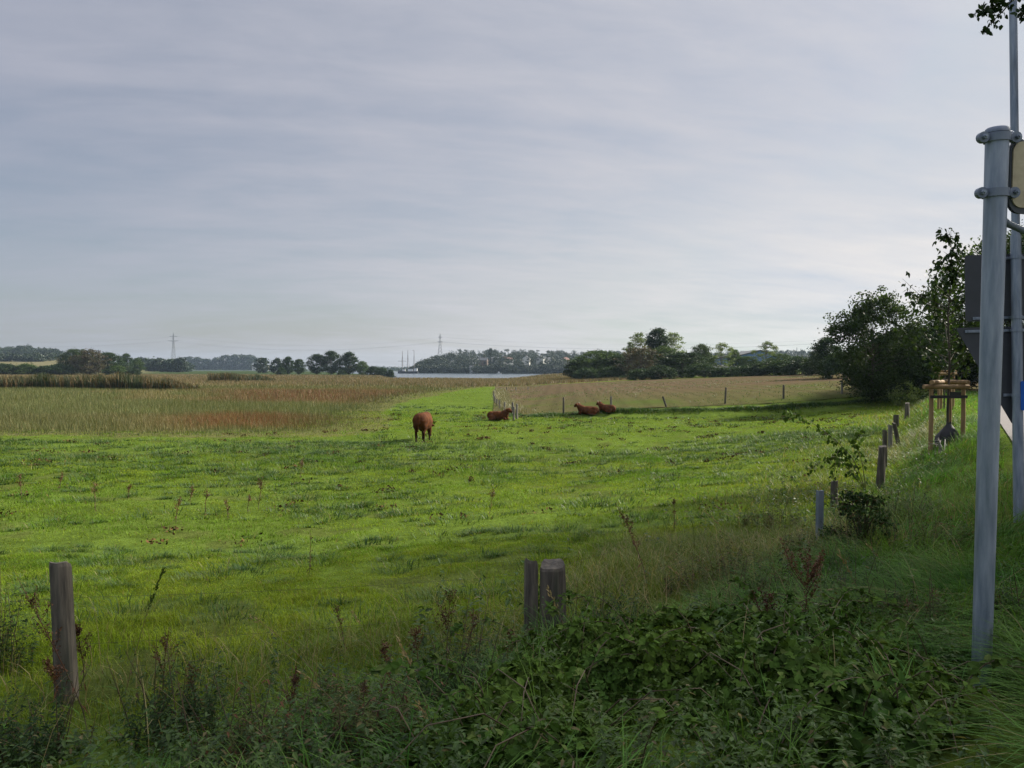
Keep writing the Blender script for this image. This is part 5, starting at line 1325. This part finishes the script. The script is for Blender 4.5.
dock(60, 716, 655, 202, 'black-brown withered dock left of the foot of the lower left post', None, -.18, .25, 8, 50)
dock(90, 745, 575, 203, 'long leaning dead weed crossing in front of the lower left post', None, -.42, .16, 10, 26)
dock(446, 676, 590, 204, 'tall brown dock with upright branches left of the split post pair', None, .05, .35, 10, 36)
dock(468, 668, 612, 205, 'shorter dock between the tall brown one and the split posts', None, .1, .3, 7, 28)
dock(420, 690, 628, 206, 'small dark dock left of the tall brown one', None, -.1, .35, 8, 28)
dock(345, 655, 604, 207, 'single thin dock standing in the pasture edge left of the middle', None, -.2, .15, 5, 24)
dock(805, 655, 556, 208, 'wide reddish brown dock in the bramble thicket on the right', None, .02, .7, 16, 60)
dock(770, 660, 590, 209, 'reddish dock left of the wide one in the brambles', None, -.1, .45, 10, 40)
dock(648, 590, 502, 210, 'long dead stalk leaning left in the rough grass right of the split posts', None, -.38, .14, 10, 30)
dock(674, 535, 497, 211, 'upright dark stalk in the rough grass below the ditch fence', None, 0, .12, 5, 22, 'rust')
dock(310, 578, 532, 212, 'bare thin stalk alone in the middle of the pasture', None, .0, .05, 2, 8)
dock(552, 566, 540, 213, 'little sprig on top of the split post pair', None, .1, .3, 5, 14, 'nettle') if False else None
for i, (px, py, top) in enumerate(((258, 512, 476), (247, 514, 494), (205, 517, 488), (176, 524, 496), (96, 514, 480), (190, 505, 486), (228, 520, 500), (300, 478, 458), (490, 514, 488), (128, 500, 484), (22, 500, 474), (60, 488, 472))):
    dock(px, py, top, 220+i, 'rusty seeded dock stalk standing in the grazed pasture', 'dock stalks in the pasture', rs_p.uniform(-.2, .2), .3, 7, 14)
def stalk(base, tip, label, seed, mat='straw', tuft=40, tl=.3, arc=.12, name='straw_stalk'):
    """a dry grass stalk from a base pixel to a tip pixel, leaning in its own vertical plane"""
    rs = np.random.RandomState(seed); p = at(*base); v = ray(*tip); D = p.y-.05; s = D/v.y
    e = np.array([v.x*s-p.x, -.05, EYE[2]+v.z*s-p.z]); m_ = e*.55+np.array([0, 0, arc*np.linalg.norm(e)])
    T = np.linspace(0, 1, 9)[:, None]; C = 2*T*(1-T)*m_+T*T*e
    st = MB(); st.tube(C, np.linspace(.0032, .001, 9), 5, False)
    o = thing(name, label, 'grass stalk', p); link('stem', st.mesh('stem', M['drystem'], True), o)
    t = rs.uniform(1-tl, 1, tuft); P = (2*t*(1-t))[:, None]*m_+(t*t)[:, None]*e+rs.normal(size=(tuft, 3))*.006
    dv = unit((e-m_)[None]+rs.normal(size=(tuft, 3))*.25*np.linalg.norm(e-m_)); mb = MB(); L = rs.uniform(.018, .04, tuft)
    leaves(mb, P, L, L*.28, dv, rs.normal(size=(tuft, 3))); link('seed_head', mb.mesh('seed_head', M[mat]), o)
stalk((124, 700), (163, 571), 'tall plumed grass stalk bending right beside the lower left post', 301, 'nettle', 130, .42, .16, 'plumed_grass')
for i, (b, t, lb) in enumerate((((330, 690), (252, 616), 'straw stalk slanting up left from the weeds at lower left'), ((372, 745), (300, 672), 'straw stalk low in the weeds, nearest the bottom edge on the left'),
        ((438, 738), (398, 640), 'straw stalk leaning left below the split post pair'), ((378, 660), (352, 612), 'short straw stalk at the pasture edge left of the small dark dock'),
        ((585, 690), (548, 588), 'bent pale stalk hanging in front of the split post pair'), ((455, 770), (418, 705), 'pale stalk at the bottom edge below the split posts'),
        ((880, 640), (838, 552), 'pale arching straw stalk on the bank right of the steel post'), ((905, 600), (868, 545), 'pale stalk on the bank right of the arching straw'), ((700, 600), (668, 566), 'short pale stalk in the rough grass above the brambles'), ((745, 560), (706, 512), 'leaning straw stalk in the rough grass left of the steel post'), ((760, 545), (716, 506), 'thin straw stalk just right of the leaning one'))):
    stalk(b, t, lb, 310+i, 'straw', 26, .35, .1)
def cane(base, pts, label, seed, n=70, L=(.05, .09)):
    rs = np.random.RandomState(seed); p = at(*base); C = [np.zeros(3)]
    for (px, py, dd) in pts:
        v = ray(px, py); s = (p.y+dd)/v.y; C.append(np.array([v.x*s-p.x, dd, EYE[2]+v.z*s-p.z]))
    C = np.array(C); T = np.linspace(0, len(C)-1, 30); Cc = np.stack([np.interp(T, range(len(C)), C[:, j]) for j in range(3)], 1)
    for _ in range(4): Cc[1:-1] = (Cc[:-2]+2*Cc[1:-1]+Cc[2:])/4
    st = MB(); st.tube(Cc, np.linspace(.009, .003, 30), 6, False); mb = MB()
    i = rs.randint(5, 30, n); P = Cc[i]+rs.normal(size=(n, 3))*.05
    D = rs.normal(size=(n, 3))*.7; D[:, 2] = -abs(D[:, 2])-.3; l = rs.uniform(L[0], L[1], n)
    leaves(mb, P, l, l*.6, D, rs.normal(size=(n, 3))+np.array([0, -.3, .8]))
    return p, st, mb
def arching():
    o = None
    for k, (b, pts, n) in enumerate((((866, 492), [(856, 462, -.2), (838, 442, -.4), (818, 426, -.6), (798, 415, -.8), (784, 411, -.9)], 80), ((866, 492), [(850, 470, -.3), (835, 455, -.5), (822, 462, -.7), (806, 470, -.8)], 60), ((866, 492), [(850, 460, -.2), (838, 448, -.3), (835, 468, -.4), (833, 484, -.4)], 50), ((866, 492), [(862, 460, -.2), (852, 440, -.3), (862, 432, -.4)], 40))):
        p, st, mb = cane(b, pts, '', 330+k, n, (.07, .13))
        if o is None: o = thing('bramble_cane', 'leafy bramble cane arching left over the pasture from the bank posts', 'bramble', p)
        link('cane', st.mesh('cane', M['cane'], True), o); link('foliage', mb.mesh('foliage', M['bramble']), o)
arching()
def bush(px, py, top, wid, seed, label, mat='bramble', leaf=(.06, .11), n=1500, name='bush'):
    rs = np.random.RandomState(seed); p = at(px, py); hh = (py-top)/FPX*p.y; w = wid/FPX*p.y/2
    C, P = crown_points(rs, hh*1.15, w*1.15, .05, 'bush', 40, n//40, w*.13, .95, .35); mb = MB(); l = rs.uniform(leaf[0], leaf[1], len(P)); P[:, 2] = np.maximum(P[:, 2], .03)
    D = rs.normal(size=(len(P), 3)); D[:, 2] -= .3; leaves(mb, P, l, l*.6, D, rs.normal(size=(len(P), 3))*.6+np.array([0, 0, .8]))
    st = MB()
    for c in C[::4]: st.tube([(0, 0, -.02), c*.5+np.array([0, 0, .05]), c], [.012, .008, .003], 5, False)
    o = thing(name, label, 'bush', p); link('stem', st.mesh('stem', M['cane'], True), o); link('foliage', mb.mesh('foliage', M[mat]), o)
def weed_clump(px, py, top, wid, seed, label, mat):
    rs = np.random.RandomState(seed); p = at(px, py); hh = (py-top)/FPX*p.y; w = wid/FPX*p.y/2; n = int(26+110*w)
    r = w*np.sqrt(rs.rand(n)); a = rs.uniform(0, 6.28, n); x = p.x+r*np.cos(a); y = p.y+.7*r*np.sin(a); mb = MB()
    plants(mb, x, y, hh*rs.uniform(.35, 1.0, n)*(1.1-.5*(r/w)**2), rs, 34, (.018, .048), .36, .4)
    for V in mb.V: V -= np.array(p)
    o = thing('weed_clump', label, 'weeds', p); link('foliage', mb.mesh('foliage', M[mat]), o)
    st = MB()
    for k in range(9):
        h_ = hh*rs.uniform(.6, 1.12); b = np.array([rs.normal()*w*.5, rs.normal()*w*.35, -.03]); e = b+np.array([rs.normal()*.2*h_, rs.normal()*.2*h_, h_])
        st.tube([b, (b+e)/2+np.array([rs.normal()*.02, 0, .02]), e], [.004, .003, .0014], 5, False)
    link('stem', st.mesh('stem', M['darkstem'], True), o)
weed_clump(858, 548, 492, 74, 401, 'dark green weed clump on the bank just right of the steel post', 'weed_dark')
bush(862, 546, 500, 56, 406, 'dark green leafy bush behind the steel post on the bank', 'weed_dark', (.03, .065), 1100)
for i, (px, py, top, w, lb) in enumerate(((765, 612, 548, 80, 'weed clump left of the wide reddish brown dock'), (848, 612, 540, 90, 'weed clump just right of the wide reddish brown dock'), (925, 650, 575, 80, 'tall weed clump touching the left of the thick sign post'), (905, 520, 470, 70, 'weed clump on the bank crest beyond the arching straw stalks'), (770, 530, 492, 60, 'weed clump in the pasture edge left of the steel post'), (1010, 640, 560, 60, 'weed clump right of the thick sign post'))):
    weed_clump(px, py, top, w, 440+i, lb, ('weedmix', 'nettle')[i % 2])
weed_clump(800, 556, 520, 40, 402, 'low weed clump touching the left of the steel post', 'weedmix')
bush(905, 408, 386, 34, 403, 'bright green seedling bush at the foot of the large dark trees', 'crown_light', (.10, .2), 700)
weed_clump(8, 672, 566, 46, 404, 'tall dark leafy weed clump at the left edge', 'weed_dark')
for i, (px, py, top, w, lb) in enumerate(((172, 748, 628, 110, 'dark leafy weed clump just right of the lower left post'), (262, 768, 672, 130, 'broad weed clump at the bottom edge left of the middle'), (20, 768, 672, 110, 'weed clump in the bottom left corner'), (375, 758, 655, 110, 'weed clump below the small dark dock'), (452, 715, 610, 90, 'weed clump around the tall brown dock'), (330, 720, 668, 70, 'low weed clump left of the tall brown dock'), (610, 640, 575, 90, 'olive weed clump right of the split post pair'), (720, 590, 535, 110, 'ragged olive weed clump below the leaning straw stalks'), (880, 640, 570, 90, 'tall weed clump on the bank left of the thick sign post'), (930, 560, 500, 90, 'soft green weed clump on the bank behind the thick sign post'))):
    weed_clump(px, py, top, w, 420+i, lb, ('weed_dark', 'weedmix')[i % 2])
weed_clump(825, 575, 545, 60, 405, 'ragged low weed clump in front of the steel post', 'nettle')

# ------------------------------------------------------------------ air
def haze():
    m, nt, out = new_mat('haze')
    v = nd(nt, 'ShaderNodeVolumePrincipled'); v.inputs['Density'].default_value = HAZE
    v.inputs['Color'].default_value = (.60, .78, 1.0, 1); v.inputs['Anisotropy'].default_value = .2
    nt.links.new(v.outputs[0], out.inputs['Volume'])
    mb = MB(); mb.box((0, 1510, 29), (7800, 3150, 66)); tag(link('haze', mb.mesh('haze', m)), kind='stuff', label='thin pale air that fades the far woods', cat='haze')
HAZE = 0.000085
if HAZE: haze()
